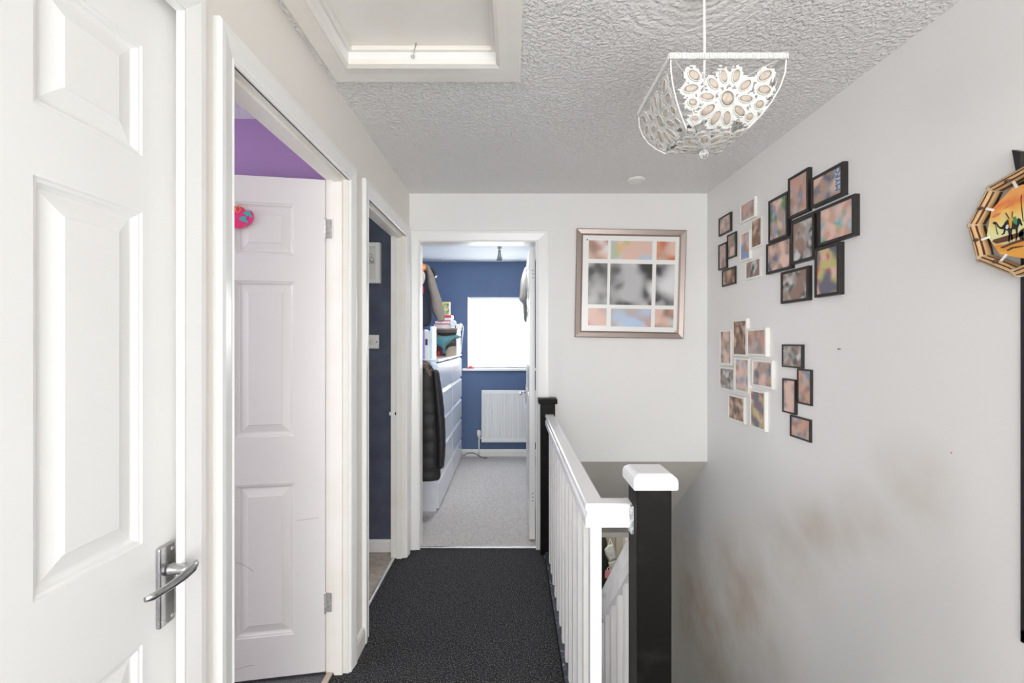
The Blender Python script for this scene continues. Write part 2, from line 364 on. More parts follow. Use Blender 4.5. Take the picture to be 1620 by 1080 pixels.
struct('wall_hall_side', B().box(0.14, 0.19, FW, 5.3, -2.6, -0.2), 'wall', 'side wall of the hall downstairs')
struct('floor_hall_below', B().box(0.1, RW, 3.3, 6.0, -2.65, -2.55), 'greycarpet', 'hall floor downstairs')
b = B()
nst = 13; rise = 2.55 / nst; go = 0.218
for i in range(nst - 1):
    y0 = 1.27 + i * go; z = -(i + 1) * rise
    b.box(EDGE, RW, y0, y0 + go + 0.02, z - 0.22, z)
struct('trim_2', b, 'landcarpet', 'carpeted stairs running down away from the landing')

# ------------------------------------------------------------------ door casings
def architrave(nm, fmap, a0, a1, ztop, Wl, Wr, Wt, parent, z0=0.0, m='gloss'):
    base = [(0, 0), (0, 0.010), (0.08, 0.0135), (0.16, 0.0110), (0.24, 0.0125), (0.55, 0.0160), (0.72, 0.0180), (0.93, 0.0180), (1.0, 0.0140), (1.0, 0)]
    if Wl:
        b = B(); b.rings([[fmap(a0 - w_ * Wl, z0, n) for w_, n in base], [fmap(a0 - w_ * Wl, ztop + w_ * Wt, n) for w_, n in base]]); obj(nm, b, m, parent)
    if Wr:
        b = B(); b.rings([[fmap(a1 + w_ * Wr, z0, n) for w_, n in base], [fmap(a1 + w_ * Wr, ztop + w_ * Wt, n) for w_, n in base]]); obj(nm, b, m, parent)
    b = B(); b.rings([[fmap(a0 - w_ * (Wl or 0.05), ztop + w_ * Wt, n) for w_, n in base], [fmap(a1 + w_ * (Wr or 0.05), ztop + w_ * Wt, n) for w_, n in base]]); obj(nm, b, m, parent)
def lining(fmap, a0, a1, ztop, dep, parent, m='satin', stop=None, t=0.012):
    # three boards inside the opening, with a door stop at depth range
    for (p0, p1, q0, q1) in ((a0, a0 + t, 0, ztop), (a1 - t, a1, 0, ztop), (a0 + t, a1 - t, ztop - t, ztop)):
        b = B(); P = [(p0, q0), (p1, q0), (p1, q1), (p0, q1)]
        b.rings([[fmap(a, z, 0.004) for a, z in P], [fmap(a, z, -dep) for a, z in P]]); obj('lining_board', b, m, parent)
    if stop:
        s0, s1 = stop; k = t + 0.012
        for (p0, p1, q0, q1) in ((a0 + t, a0 + k, 0, ztop - t), (a1 - k, a1 - t, 0, ztop - t), (a0 + k, a1 - k, ztop - k, ztop - t)):
            b = B(); P = [(p0, q0), (p1, q0), (p1, q1), (p0, q1)]
            b.rings([[fmap(a, z, -s0) for a, z in P], [fmap(a, z, -s1) for a, z in P]]); obj('door_stop', b, m, parent, bevel=0.002)
fl = lambda a, z, n: (LW + n, a, z)
ff = lambda a, z, n: (a, FW - n, z)
d1 = thing('door_1', (LW, 0.6, 0), 'nearest white six panel door, closed, with chrome lever', kind='structure')
d2 = thing('door_2', (LW, 1.46, 0), 'second doorway with six panel door open into the purple room', kind='structure')
d3 = thing('door_3', (LW, 2.46, 0), 'third doorway showing a slate navy wall', kind='structure')
d4 = thing('door_4', (-0.22, FW, 0), 'end doorway into the blue bedroom', kind='structure')
T = 0.006
architrave('architrave', fl, D1[0] + T, D1[1] - 0.043, HEAD, 0.066, 0.066, 0.072, d1)
architrave('architrave', fl, D2[0] - 0.006, D2[1] + 0.006, HEAD, 0.060, 0.060, 0.072, d2, m='gloss')
architrave('architrave', fl, D3[0] - 0.006, D3[1] + 0.006, HEAD, 0.058, 0.062, 0.072, d3)
architrave('architrave', ff, DX[0] + 0.006, DX[1] - 0.006, 1.99, 0.066, 0.085, 0.075, d4)
def lin2(fmap, a0, a1, ztop, dep, parent, **k): lining(fmap, a0 - 0.012, a1 + 0.012, ztop + 0.012, dep, parent, **k)
lin2(fl, D2[0], D2[1], HEAD, 0.088, d2, stop=(0.018, 0.052))
lin2(fl, D3[0], D3[1], HEAD, 0.088, d3, stop=(0.018, 0.052))
lin2(ff, DX[0], DX[1], 1.99, 0.106, d4)
# door 1 lining return behind the architrave
b = B(); b.box(LW - 0.08, LW + 0.002, 0.951, 0.965, 0, HEAD + 0.03); obj('lining_board', b, 'satin', d1)
b = B(); b.box(LW - 0.08, LW + 0.002, 0.245, 0.259, 0, HEAD + 0.03); obj('lining_board', b, 'satin', d1)
b = B(); b.box(LW - 0.08, LW + 0.002, 0.259, 0.951, HEAD + 0.034, HEAD + 0.045); obj('lining_board', b, 'satin', d1)

# ------------------------------------------------------------------ six panel leaf
def leaf(parent, T, w_, h, t, cols, m, rows=((0.176, 0.779), (0.967, 1.583), (1.688, 1.893)), z0=0.006, vis=None):
    xs = [0] + [c for p in cols for c in p] + [w_]
    zs = [z0] + [c for p in rows for c in p] + [h]
    b = B(T)
    for i in range(len(xs) - 1):
        for j in range(len(zs) - 1):
            if i % 2 == 1 and j % 2 == 1: continue
            b.face([(xs[i], 0, zs[j]), (xs[i + 1], 0, zs[j]), (xs[i + 1], 0, zs[j + 1]), (xs[i], 0, zs[j + 1])])
    b.face([(0, t, z0), (0, t, h), (w_, t, h), (w_, t, z0)])
    b.face([(0, 0, z0), (0, 0, h), (0, t, h), (0, t, z0)]); b.face([(w_, 0, z0), (w_, t, z0), (w_, t, h), (w_, 0, h)])
    b.face([(0, 0, h), (w_, 0, h), (w_, t, h), (0, t, h)]); b.face([(0, 0, z0), (0, t, z0), (w_, t, z0), (w_, 0, z0)])
    bmesh.ops.remove_doubles(b.bm, verts=b.bm.verts[:], dist=1e-5)
    lf = obj('leaf', b, m, parent)
    for (c0, c1) in cols:
        for (r0, r1) in rows:
            b = B(T); loops = []
            for off, dp in ((0, 0), (0.002, 0.003), (0.007, 0.0035), (0.010, 0.0075), (0.015, 0.0105), (0.019, 0.0105), (0.046, 0.0035), (0.048, 0.0015)):
                loops.append([(c0 + off, dp, r0 + off), (c1 - off, dp, r0 + off), (c1 - off, dp, r1 - off), (c0 + off, dp, r1 - off)])
            b.rings(loops, cap0=False, cap1=True)
            obj('panel', b, m, lf)
    return lf
# door 1: face looks along +x
T1 = Matrix.Translation((-0.690, 0.948 - 0.686, 0)) @ Matrix.Rotation(R(90), 4, 'Z')
lf1 = leaf(d1, T1, 0.686, 2.028, 0.035, ((0.10, 0.293), (0.393, 0.586)), 'gloss')
# door 2: opened into the purple room
th = R(9.7); hx, hy = -0.757, 1.838; w2 = 0.752
T2 = Matrix.Translation((hx - w2 * math.cos(th), hy - w2 * math.sin(th), 0)) @ Matrix.Rotation(th, 4, 'Z')
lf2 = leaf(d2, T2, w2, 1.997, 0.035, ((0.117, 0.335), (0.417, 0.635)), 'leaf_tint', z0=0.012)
# door 4: open at right angles into the bedroom
T4 = Matrix.Translation((0.113, 3.065 + 0.75, 0)) @ Matrix.Rotation(R(-90), 4, 'Z')
lf4 = leaf(d4, T4, 0.75, 1.982, 0.037, ((0.117, 0.335), (0.417, 0.635)), 'gloss', z0=0.014)

def hinge(parent, c, ax, m='steel'):
    # plate + knuckle, c world centre of the knuckle, ax direction of the visible plate
    b = B(); x, y, z = c; h = 0.038
    b.tube([(x, y, z - h), (x, y, z + h)], 0.0045, 8)
    for k in (-0.04, 0.04): b.lathe([(0.0, 0), (0.005, 0), (0.003, 0.004 * (1 if k > 0 else -1))], (x, y, z + k), 8)
    P = [(0, -h), (0.024, -h), (0.024, h), (0, h)]
    o = obj('hinge', b, m, parent)
    b = B()
    if ax == 'x': b.box(x, x + 0.024, y + 0.003, y + 0.0055, z - h, z + h)
    else: b.box(x - 0.022, x, y - 0.0025, y, z - h, z + h)
    obj('hinge', b, m, parent)
for z in (1.80, 0.289):
    hinge(d2, (-0.757, 1.838, z), 'x')
# screws and plate on bedroom door edge
for z in (1.80, 0.30):
    b = B(); b.box(0.122, 0.150, 3.0625, 3.0650, z - 0.038, z + 0.038); hp = obj('hinge_plate', b, 'gloss', lf4)
    for k in (-0.025, 0, 0.025):
        obj('screw', B().lathe([(0.0001, 0), (0.0035, 0), (0.0035, -0.001), (0.0001, -0.0015)], (0.136, 3.0622, z + k), 8, 'Y'), 'dark', lf4)

# lever handle on door 1 (thing > leaf is a part, so the furniture hangs from the door as parts)
hy0, hy1 = 0.8775, 0.9186
b = B(); b.box(-0.6895, -0.680, hy0, hy1, 0.786, 0.942); obj('handle_plate', b, 'chrome', lf1, bevel=0.0035)
for yy in (hy0 + 0.009, hy1 - 0.009):
    for zz in (0.797, 0.931):
        obj('screw', B().lathe([(0.0001, 0.0012), (0.003, 0.001), (0.004, 0), (0.0001, 0)], (-0.680, yy, zz), 10, 'X'), 'steel', lf1)
LX = -0.632
b = B(); b.lathe([(0.0001, 0), (0.013, 0), (0.0125, 0.006), (0.0105, 0.010), (0.0095, 0.028), (0.0095, 0.046), (0.0001, 0.048)], (-0.680, 0.901, 0.893), 20, 'X')
# arm: flattened, tapering bar with an outward curl at its end
pts = [(LX - 0.002, 0.913, 0.8985), (LX, 0.900, 0.896), (LX + 0.002, 0.875, 0.8945), (LX + 0.001, 0.85, 0.893), (LX - 0.002, 0.825, 0.8920), (LX - 0.005, 0.806, 0.891), (LX - 0.011, 0.797, 0.891)]
rs = []
for i, p in enumerate(pts):
    a = (0.0075, 0.0100, 0.0095, 0.0082, 0.0072, 0.0066, 0.0050)[i]; t = (0.005, 0.0070, 0.0065, 0.0058, 0.0052, 0.0048, 0.0036)[i]
    rs.append([(p[0] + t * math.cos(2 * PI * q / 12), p[1] - 0.0 * q, p[2] + a * math.sin(2 * PI * q / 12)) for q in range(12)])
b.rings(rs)
obj('lever', b, 'chrome', lf1, smooth=True)
b = B().box(-0.688, -0.6695, 0.9495, 0.9535, 0.868, 0.905); obj('strike_plate', b, 'brass', d1)
# keeps and catch on door 3
b = B(); b.box(-0.752, -0.722, D3[1] - 0.014, D3[1] - 0.0125, 0.880, 0.920); obj('strike_plate', b, 'gloss', d3)
b = B(); b.box(-0.728, -0.722, D3[1] - 0.016, D3[1] - 0.012, 0.892, 0.908); obj('strike_hole', b, 'dark', d3)
b = B(); b.box(-0.762, -0.748, D3[1] - 0.020, D3[1] - 0.004, 0.890, 0.910); obj('catch', b, 'plastic', d3, bevel=0.002)
# bedroom door handle
b = B(); b.box(0.105, 0.113, 3.72, 3.76, 0.84, 0.99); obj('handle_plate', b, 'chrome', lf4, bevel=0.003)
b = B(); b.tube([(0.113, 3.74, 0.93), (0.062, 3.74, 0.93)], 0.009, 10); b.tube([(0.066, 3.75, 0.93), (0.062, 3.72, 0.93), (0.062, 3.65, 0.927), (0.068, 3.63, 0.926)], [0.008, 0.009, 0.007, 0.005], 10)
obj('lever', b, 'chrome', lf4, smooth=True)

# thresholds
struct('trim_3', B().box(-0.752, -0.728, D2[0], D2[1], -0.004, 0.006), 'woodstrip', 'pale wooden threshold strip under the purple room door', bevel=0.002)
b = B(); b.rings([[(-0.752, y, -0.003), (-0.748, y, 0.004), (-0.740, y, 0.007), (-0.732, y, 0.004), (-0.728, y, -0.003)] for y in (D3[0], D3[1])])
struct('trim_4', b, 'alu', 'bright metal threshold strip at the navy room')
b = B(); b.rings([[(x, FW + 0.010, -0.003), (x, FW + 0.015, 0.005), (x, FW + 0.025, 0.008), (x, FW + 0.035, 0.005), (x, FW + 0.04, -0.003)] for x in (DX[0], DX[1])])
struct('trim_5', b, 'alu', 'bright metal threshold strip at the bedroom')
# short length of skirting between doors 2 and 3
b = B(); y0, y1 = D2[1] + 0.067, D3[0] - 0.065
b.rings([[(LW + p, y, z) for p, z in ((0, 0), (0.015, 0), (0.015, 0.06), (0.010, 0.075), (0, 0.08))] for y in (y0, y1)])
struct('baseboard_left', b, 'satin', 'short skirting piece between the second and third doorways')

# ------------------------------------------------------------------ loft hatch
lh = thing('loft_hatch', (-0.31, 1.2, CEIL), 'white framed loft hatch set in the stippled ceiling, top left', 'loft hatch')
def hatch_piece(q):  # profile: (outward from opening, drop below ceiling)
    prof = [(0.0, 0.0), (0.0, 0.016), (0.012, 0.022), (0.020, 0.019), (0.040, 0.017), (0.078, 0.017), (0.084, 0.012), (0.084, 0)]
    X0, X1 = HX; Y0, Y1 = HY
    b = B()
    def corner(k, o, d):
        return {0: (X0 - o, Y0 - o, CEIL - d), 1: (X1 + o, Y0 - o, CEIL - d), 2: (X1 + o, Y1 + o * 1.35, CEIL - d), 3: (X0 - o, Y1 + o * 1.35, CEIL - d)}[k % 4]
    b.rings([[corner(q, o, d) for o, d in prof], [corner(q + 1, o, d) for o, d in prof]])
    obj('hatch_moulding', b, 'satin', lh)
for q in range(4): hatch_piece(q)
for (x0, x1, y0, y1) in ((HX[0] - 0.01, HX[0], HY[0], HY[1]), (HX[1], HX[1] + 0.01, HY[0], HY[1]), (HX[0], HX[1], HY[1], HY[1] + 0.01), (HX[0], HX[1], HY[0] - 0.01, HY[0])):
    obj('reveal_board', B().box(x0, x1, y0, y1, CEIL, CEIL + 0.12), 'gloss', lh)
for (x0, x1, y0, y1) in ((HX[0], HX[0] + 0.014, HY[0], HY[1]), (HX[1] - 0.014, HX[1], HY[0], HY[1]), (HX[0] + 0.014, HX[1] - 0.014, HY[1] - 0.014, HY[1])):
    obj('stop_bead', B().box(x0, x1, y0, y1, CEIL + 0.024, CEIL + 0.040), 'satin', lh, bevel=0.003)
obj('hatch_panel', B().box(HX[0], HX[1], HY[0], HY[1], CEIL + 0.040, CEIL + 0.056), 'satin', lh)
b = B(); hp0 = Vector((-0.325, HY[1] - 0.022, CEIL + 0.036)); hp1 = Vector((-0.338, HY[1] - 0.006, CEIL + 0.004))
b.tube([hp0 + Vector((0, 0, 0.004)), hp0 + Vector((0.002, -0.004, -0.003)), hp0, hp0 * 0.5 + hp1 * 0.5 + Vector((0, -0.004, 0)), hp1, hp1 + Vector((-0.004, -0.002, -0.003)), hp1 + Vector((-0.007, 0.0, 0.004))], 0.0016, 6)
b.tube([hp1 + Vector((0.005 * math.cos(a), -0.001, 0.005 * math.sin(a))) for a in [i * PI / 5 for i in range(10)]], 0.0012, 6, closed=True)
obj('hook_and_eye', b, 'steel', lh, smooth=True)

# ------------------------------------------------------------------ ceiling blanking plate
bp_ = thing('ceiling_blanking_plate', (0.731, 2.70, CEIL), 'small round white blanking plate on the ceiling near the end wall', 'blanking plate')
obj('disc', B().lathe([(0.0001, 0), (0.054, 0), (0.053, -0.006), (0.046, -0.011), (0.0001, -0.012)], (0.731, 2.70, CEIL), 32), 'plastic', bp_)
for sx in (-0.042, 0.042): obj('screw', B().lathe([(0.0001, -0.0135), (0.003, -0.0135), (0.004, -0.010), (0.0001, -0.010)], (0.731 + sx, 2.70, CEIL), 10), 'steel', bp_)

# ------------------------------------------------------------------ pendant lamp with jewelled lace shade
M['lace'] = mat('white_lace_metal', (0.66, 0.66, 0.64), 0.4, bump=0.9, bscale=170, bdist=0.004, var=0.05, vscale=90)
M['gem'] = mat('clear_beige_glass_gem', (0.80, 0.70, 0.60), 0.18, trans=0.35, bump=0.5, bscale=60, bdist=0.004, col2=(0.60, 0.50, 0.41), vscale=50, alpha=0.92)
M['clearglass'] = mat('clear_glass_bead', (0.95, 0.95, 0.95), 0.03, trans=0.9)
LC = Vector((0.515, 1.224, 2.022))
lamp = thing('pendant_lamp', (ROSE[0], ROSE[1], CEIL), 'square white lace pendant lampshade with beige glass gems hanging from ceiling', 'lamp')
PROF = [(0, .138, 0), (.2, .1365, .035), (.4, .128, .068), (.6, .115, .096), (.8, .098, .120), (1, .077, .142)]
def prof_at(v):
    v = max(0, min(1, v))
    for (a, h0, d0), (c, h1, d1_) in zip(PROF, PROF[1:]):
        if v <= c:
            t = (v - a) / (c - a); return h0 + (h1 - h0) * t, d0 + (d1_ - d0) * t
    return PROF[-1][1:]
def S(side, u, v, out=0.0):
    h, d = prof_at(v); x, y = u * h, -(h + out)
    a = side * PI / 2
    return Vector((LC.x + x * math.cos(a) - y * math.sin(a), LC.y + x * math.sin(a) + y * math.cos(a), LC.z - d))
def inv(px, py):
    lo, hi = -0.0, 1.0
    def f(v):
        h, d = prof_at(v); y = LC.y - h; return VY - (LC.z - d - EYE) * F / y
    for _ in range(30):
        m_ = (lo + hi) / 2
        if f(m_) < py: lo = m_
        else: hi = m_
    v = (lo + hi) / 2; h, d = prof_at(v); y = LC.y - h
    return ((px - VX) * y / F - LC.x) / h, v
GEMS = [(998, 475, 66, 78, 10), (860, 330, 65, 38, 50), (962, 258, 68, 36, 78), (1083, 255, 70, 38, -72), (1175, 345, 72, 38, -42),
        (1180, 478, 68, 38, 2), (1115, 600, 66, 45, 48), (992, 670, 74, 38, 96), (880, 670, 86, 38, -57), (805, 590, 86, 42, -38), (800, 458, 68, 38, 5),
        (670, 248, 68, 46, 42), (640, 378, 76, 42, -12), (655, 515, 44, 40, 0), (675, 672, 40, 30, 0), (1368, 252, 78, 44, -35), (1360, 390, 68, 46, 0),
        (1312, 535, 50, 40, -45), (1215, 655, 46, 36, -60)]
obj('cord', B().tube([(ROSE[0], ROSE[1], CEIL - 0.03), (ROSE[0] + 0.001, ROSE[1], 2.15), (ROSE[0], ROSE[1], LC.z - 0.03)], 0.0035, 8), 'plastic', lamp)
obj('ceiling_rose', B().lathe([(0.0001, 0), (0.045, 0), (0.044, -0.01), (0.03, -0.022), (0.012, -0.028), (0.006, -0.04), (0.0001, -0.04)], ROSE, 32), 'plastic', lamp, smooth=True)
obj('lamp_holder', B().lathe([(0.0001, 0.0), (0.010, 0.0), (0.016, -0.015), (0.018, -0.045), (0.0001, -0.045)], (LC.x, LC.y, LC.z - 0.02), 20), 'plastic', lamp)
obj('bulb', B().lathe([(0.0001, 0), (0.012, 0), (0.014, -0.012), (0.024, -0.035), (0.022, -0.05), (0.0001, -0.060)], (LC.x, LC.y, LC.z - 0.062), 20), 'clearglass', lamp, smooth=True)
# rim: four ribbed braided bars
for s in range(4):
    b = B()
    def P(a, off, z):
        an = s * PI / 2; x, y = a, -(0.139 + off)
        return (LC.x + x * math.cos(an) - y * math.sin(an), LC.y + x * math.sin(an) + y * math.cos(an), LC.z + z)
    b.rings([[P(-0.141, o, z) for o, z in ((-0.003, -0.006), (0.003, -0.006), (0.003, 0.008), (-0.003, 0.008))], [P(0.141, o, z) for o, z in ((-0.003, -0.006), (0.003, -0.006), (0.003, 0.008), (-0.003, 0.008))]])
    k = 46
    for i in range(k):
        a = -0.139 + 0.278 * (i + 0.5) / k
        b.rings([[P(a - 0.0022, 0.003, z) for z in (-0.0055, 0.007)] + [P(a + 0.0022, 0.003, z) for z in (0.007, -0.0055)],
                 [P(a - 0.001, 0.0048, z) for z in (-0.0045, 0.006)] + [P(a + 0.001, 0.0048, z) for z in (0.006, -0.0045)]])
    obj('rim_bar', b, 'lace', lamp)
for s in range(4):
    obj('corner_wire', B().tube([S(s, -1, v / 10) for v in range(11)], 0.0018, 6), 'plastic', lamp)
for k in (1, -1):
    obj('support_wire', B().tube([(LC.x - 0.138, LC.y - 0.138 * k, LC.z + 0.004), (LC.x, LC.y, LC.z - 0.025), (LC.x + 0.138, LC.y + 0.138 * k, LC.z + 0.004)], 0.0015, 6), 'plastic', lamp)
GUV = []
for (gx, gy, rx, ry, an) in GEMS:
    a = R(an); ring = []
    for q in range(20):
        t = 2 * PI * q / 20
        ex, ey = rx * math.cos(t), ry * math.sin(t)
        ring.append(inv(990 + (gx + ex * math.cos(a) - ey * math.sin(a)) / 6.23, 80 + (gy + ex * math.sin(a) + ey * math.cos(a)) / 6.23))
    GUV.append((inv(990 + gx / 6.23, 80 + gy / 6.23), ring))
def uvd(side, p, q): return (S(side, *p) - S(side, *q)).length
for s in range(4):
    sub_uv = [(c, rg, [S(s, *p) for p in rg]) for c, rg in GUV]
    # lace web: keep cells near rings and outside gems
    b = B(); nu, nv = 74, 46; cache = {}
    def vert(i, j):
        if (i, j) not in cache: cache[(i, j)] = b.v(S(s, -1 + 2 * i / nu, j / nv, -0.001))
        return cache[(i, j)]
    info = [(S(s, *c), [S(s, *p) for p in rg]) for c, rg in GUV]
    for i in range(nu):
        for j in range(nv):
            p = S(s, -1 + 2 * (i + .5) / nu, (j + .5) / nv); keep = False
            for c, rg in info:
                d = p - c; D = d.length
                if D > 0.045: continue
                best = min(rg, key=lambda r_: -(r_ - c).normalized().dot(d.normalized()) if D > 1e-6 else 0)
                rr = (best - c).length
                if D < rr * 0.93: keep = False; break
                if D < rr + 0.0085 + 0.003 * math.sin(40 * math.atan2(d.z, d.x + d.y)): keep = True
            if keep: b.bm.faces.new((vert(i, j), vert(i + 1, j), vert(i + 1, j + 1), vert(i, j + 1)))
    obj('lace_panel', b, 'lace', lamp, solid=0.0016)
    for c, rg in GUV:
        P3 = [S(s, u, v, 0.0025) for u, v in rg]
        po = obj('petal_ring', B().tube(P3, 0.0016, 6, closed=True), 'lace', lamp, smooth=True)
        cc = S(s, c[0], c[1], 0.0); n_ = (P3[0] - cc).cross(P3[5] - cc).normalized()
        out = (cc - LC); n_ = n_ if n_.dot(out) > 0 else -n_
        b = B(); b.rings([[cc + (p - cc) * 0.95 for p in P3], [cc + (p - cc) * 0.6 + n_ * 0.002 for p in P3], [cc + (p - cc) * 0.1 + n_ * 0.0028 for p in P3]])
        obj('glass_gem', b, 'gem', po, smooth=True)
# underside: a shallow inverted pyramid of petals
def U(x, y, out=0):
    r = max(abs(x), abs(y)); return Vector((LC.x + x, LC.y + y, LC.z - 0.142 - 0.016 * (1 - r / 0.077) - out))
info = []
for k in range(8):
    a = 2 * PI * k / 8 + PI / 8; rc = 0.038; info.append((rc * math.cos(a), rc * math.sin(a), 0.019, 0.0095, a))
for k in range(12):
    a = 2 * PI * k / 12; rc = 0.066 if k % 3 else 0.063
    info.append((rc * math.cos(a), rc * math.sin(a), 0.010, 0.0075, a + PI / 2))
for sx in (-1, 1):
    for sy in (-1, 1): info.append((sx * 0.063, sy * 0.063, 0.011, 0.008, math.atan2(sy, sx)))
b = B(); n = 56; cache = {}
for i in range(n):
    for j in range(n):
        x, y = -0.077 + 0.154 * (i + .5) / n, -0.077 + 0.154 * (j + .5) / n; keep = math.hypot(x, y) < 0.02
        for (gx, gy, a_, c_, an) in info:
            dx, dy = x - gx, y - gy; ex = dx * math.cos(an) + dy * math.sin(an); ey = -dx * math.sin(an) + dy * math.cos(an)
            q = math.hypot(ex / a_, ey / c_)
            if q < 0.85: keep = False; break
            if q < 1.55: keep = True
        if keep:
            vs = []
            for (ii, jj) in ((i, j), (i + 1, j), (i + 1, j + 1), (i, j + 1)):
                if (ii, jj) not in cache: cache[(ii, jj)] = b.v(U(-0.077 + 0.154 * ii / n, -0.077 + 0.154 * jj / n))
                vs.append(cache[(ii, jj)])
            b.bm.faces.new(vs)
obj('lace_panel', b, 'lace', lamp, solid=0.0016)
for (gx, gy, a_, c_, an) in info:
    P3 = []
    for q in range(16):
        t = 2 * PI * q / 16; ex, ey = a_ * math.cos(t), c_ * math.sin(t)
        P3.append(U(gx + ex * math.cos(an) - ey * math.sin(an), gy + ex * math.sin(an) + ey * math.cos(an), 0.001))
    po = obj('petal_ring', B().tube(P3, 0.0017, 6, closed=True), 'lace', lamp, smooth=True)
    cc = U(gx, gy); dn = Vector((0, 0, -1))
    obj('glass_gem', B().rings([[cc + (p - cc) * 0.95 for p in P3], [cc + (p - cc) * 0.55 + dn * 0.002 for p in P3], [cc + (p - cc) * 0.1 + dn * 0.0026 for p in P3]]), 'gem', po, smooth=True)
b = B(); zb = LC.z - 0.158
b.lathe([(0.0001, 0.002), (0.006, 0.002), (0.006, -0.002), (0.0035, -0.004), (0.0095, -0.009), (0.0125, -0.015), (0.0115, -0.022), (0.006, -0.028), (0.0001, -0.029)], (LC.x, LC.y, zb), 18)
obj('finial', b, 'clearglass', lamp, smooth=True)

# ------------------------------------------------------------------ balustrade
bal = thing('landing_balustrade', (0.23, 2.0, 0), 'white banister with square spindles between two black newel posts', 'balustrade')
RT = 0.888
railp = [(-0.027, -0.013), (-0.027, -0.003), (-0.022, 0), (0.022, 0), (0.027, -0.003), (0.027, -0.017), (0.021, -0.024), (0.021, -0.034), (0.027, -0.040), (0.027, -0.066), (-0.027, -0.066), (-0.027, -0.040), (-0.021, -0.034), (-0.021, -0.024), (-0.027, -0.017)]
rx_ = 0.232; ry_ = 1.304
b = B(); b.rings([[(rx_ + p, 2.868, RT + z) for p, z in railp], [(rx_ + p, ry_ + p, RT + z) for p, z in railp]]); obj('handrail', b, 'rail_white', bal)
b = B(); b.rings([[(rx_ + p, ry_ + p, RT + z) for p, z in railp], [(0.337, ry_ + p, RT + z) for p, z in railp]]); obj('handrail', b, 'rail_white', bal)
b = B(); b.box(0.328, 0.3375, 1.262, 1.335, RT - 0.078, RT - 0.002); obj('rail_bracket', b, mat('chipped_grey_paint', (0.25, 0.28, 0.33), 0.5, col2=(0.8, 0.8, 0.8), vscale=90), bal)
# near newel
nx0, nx1, ny0, ny1 = 0.336, 0.4305, 1.23, 1.3215
b = B(); b.box(nx0, nx1, ny0, ny1, -0.45, 0.945); obj('newel_post', b, 'black', bal, bevel=0.003, label='black gloss newel post')
b = B(); cx0, cx1, cy0, cy1, cz = 0.3235, 0.4435, 1.215, 1.342, 0.944
loops = []
for off, z in ((0.003, 0), (0, 0.003), (0, 0.024), (0.003, 0.033), (0.012, 0.041), (0.018, 0.043)):
    loops.append([(cx0 + off, cy0 + off, cz + z), (cx1 - off, cy0 + off, cz + z), (cx1 - off, cy1 - off, cz + z), (cx0 + off, cy1 - off, cz + z)])
b.rings(loops); obj('newel_cap', b, 'rail_white', bal, bevel=0.004, label='white square newel cap')
# far newel
b = B(); b.box(0.177, 0.268, 2.866, FW, 0, 0.955); obj('newel_post', b, 'black', bal, bevel=0.003, label='black newel post against end wall')
b = B(); b.box(0.163, 0.281, 2.852, FW, 0.953, 0.985); obj('newel_cap', b, 'black', bal, bevel=0.003, label='black square newel cap')
# spindles
yy = 1.277
sp0 = None; k = 0
while yy < 2.83:
    b = B(); b.box(0.218, 0.250, yy, yy + 0.032, 0.022, RT - 0.066)
    obj('spindle', b, 'spindle' if k else 'rail_white', bal, bevel=0.0015); yy += 0.1195; k += 1
b = B(); b.box(0.204, 0.264, 1.27, 2.866, -0.03, 0.022); obj('base_rail', b, mat('scuffed_black_and_white_paint', (0.03, 0.035, 0.05), 0.5, col2=(0.35, 0.38, 0.45), vscale=60, lo=0.30, hi=0.42), bal, bevel=0.003)
b = B(); b.box(0.264, nx0, 1.27, 1.325, -0.03, 0.022); obj('base_rail', b, 'rail_white', bal, bevel=0.003)
b = B(); b.box(0.264 + 0.02, 0.316, 1.285, 1.317, 0.022, 0.03); 
b.bm.free()
# descending balustrade
st = thing('stair_balustrade', (0.39, 1.6, 0), 'white sloping stair handrail with spindles running down behind black newel post', 'balustrade')
SL = 0.93
def zr(y): return 0.722 - (y - 1.43) * SL
b = B(); rp = [(0.36, 0), (0.41, 0), (0.412, -0.02), (0.405, -0.03), (0.405, -0.045), (0.412, -0.055), (0.412, -0.085), (0.358, -0.085), (0.358, -0.055), (0.365, -0.045), (0.365, -0.03), (0.358, -0.02)]
b.rings([[(x, y, zr(y) + z * 1.35) for x, z in rp] for y in (1.3215, 3.9)]); obj('handrail', b, 'rail_white', st)
for i in range(22):
    y = 1.385 + i * 0.103
    b = B(); t = 0.030
    b.rings([[(x, yy_, zr(yy_) - 0.86) for x, yy_ in ((0.367, y), (0.397, y), (0.397, y + t), (0.367, y + t))], [(x, yy_, zr(yy_) - 0.114) for x, yy_ in ((0.367, y), (0.397, y), (0.397, y + t), (0.367, y + t))]])
    obj('spindle', b, 'spindle', st)
b = B(); b.rings([[(x, y, zr(y) - 0.86 + z) for x, z in ((0.355, 0.03), (0.41, 0.03), (0.41, -0.26), (0.355, -0.26))] for y in (1.3215, 3.9)]); obj('string_board', b, 'spindle', st)

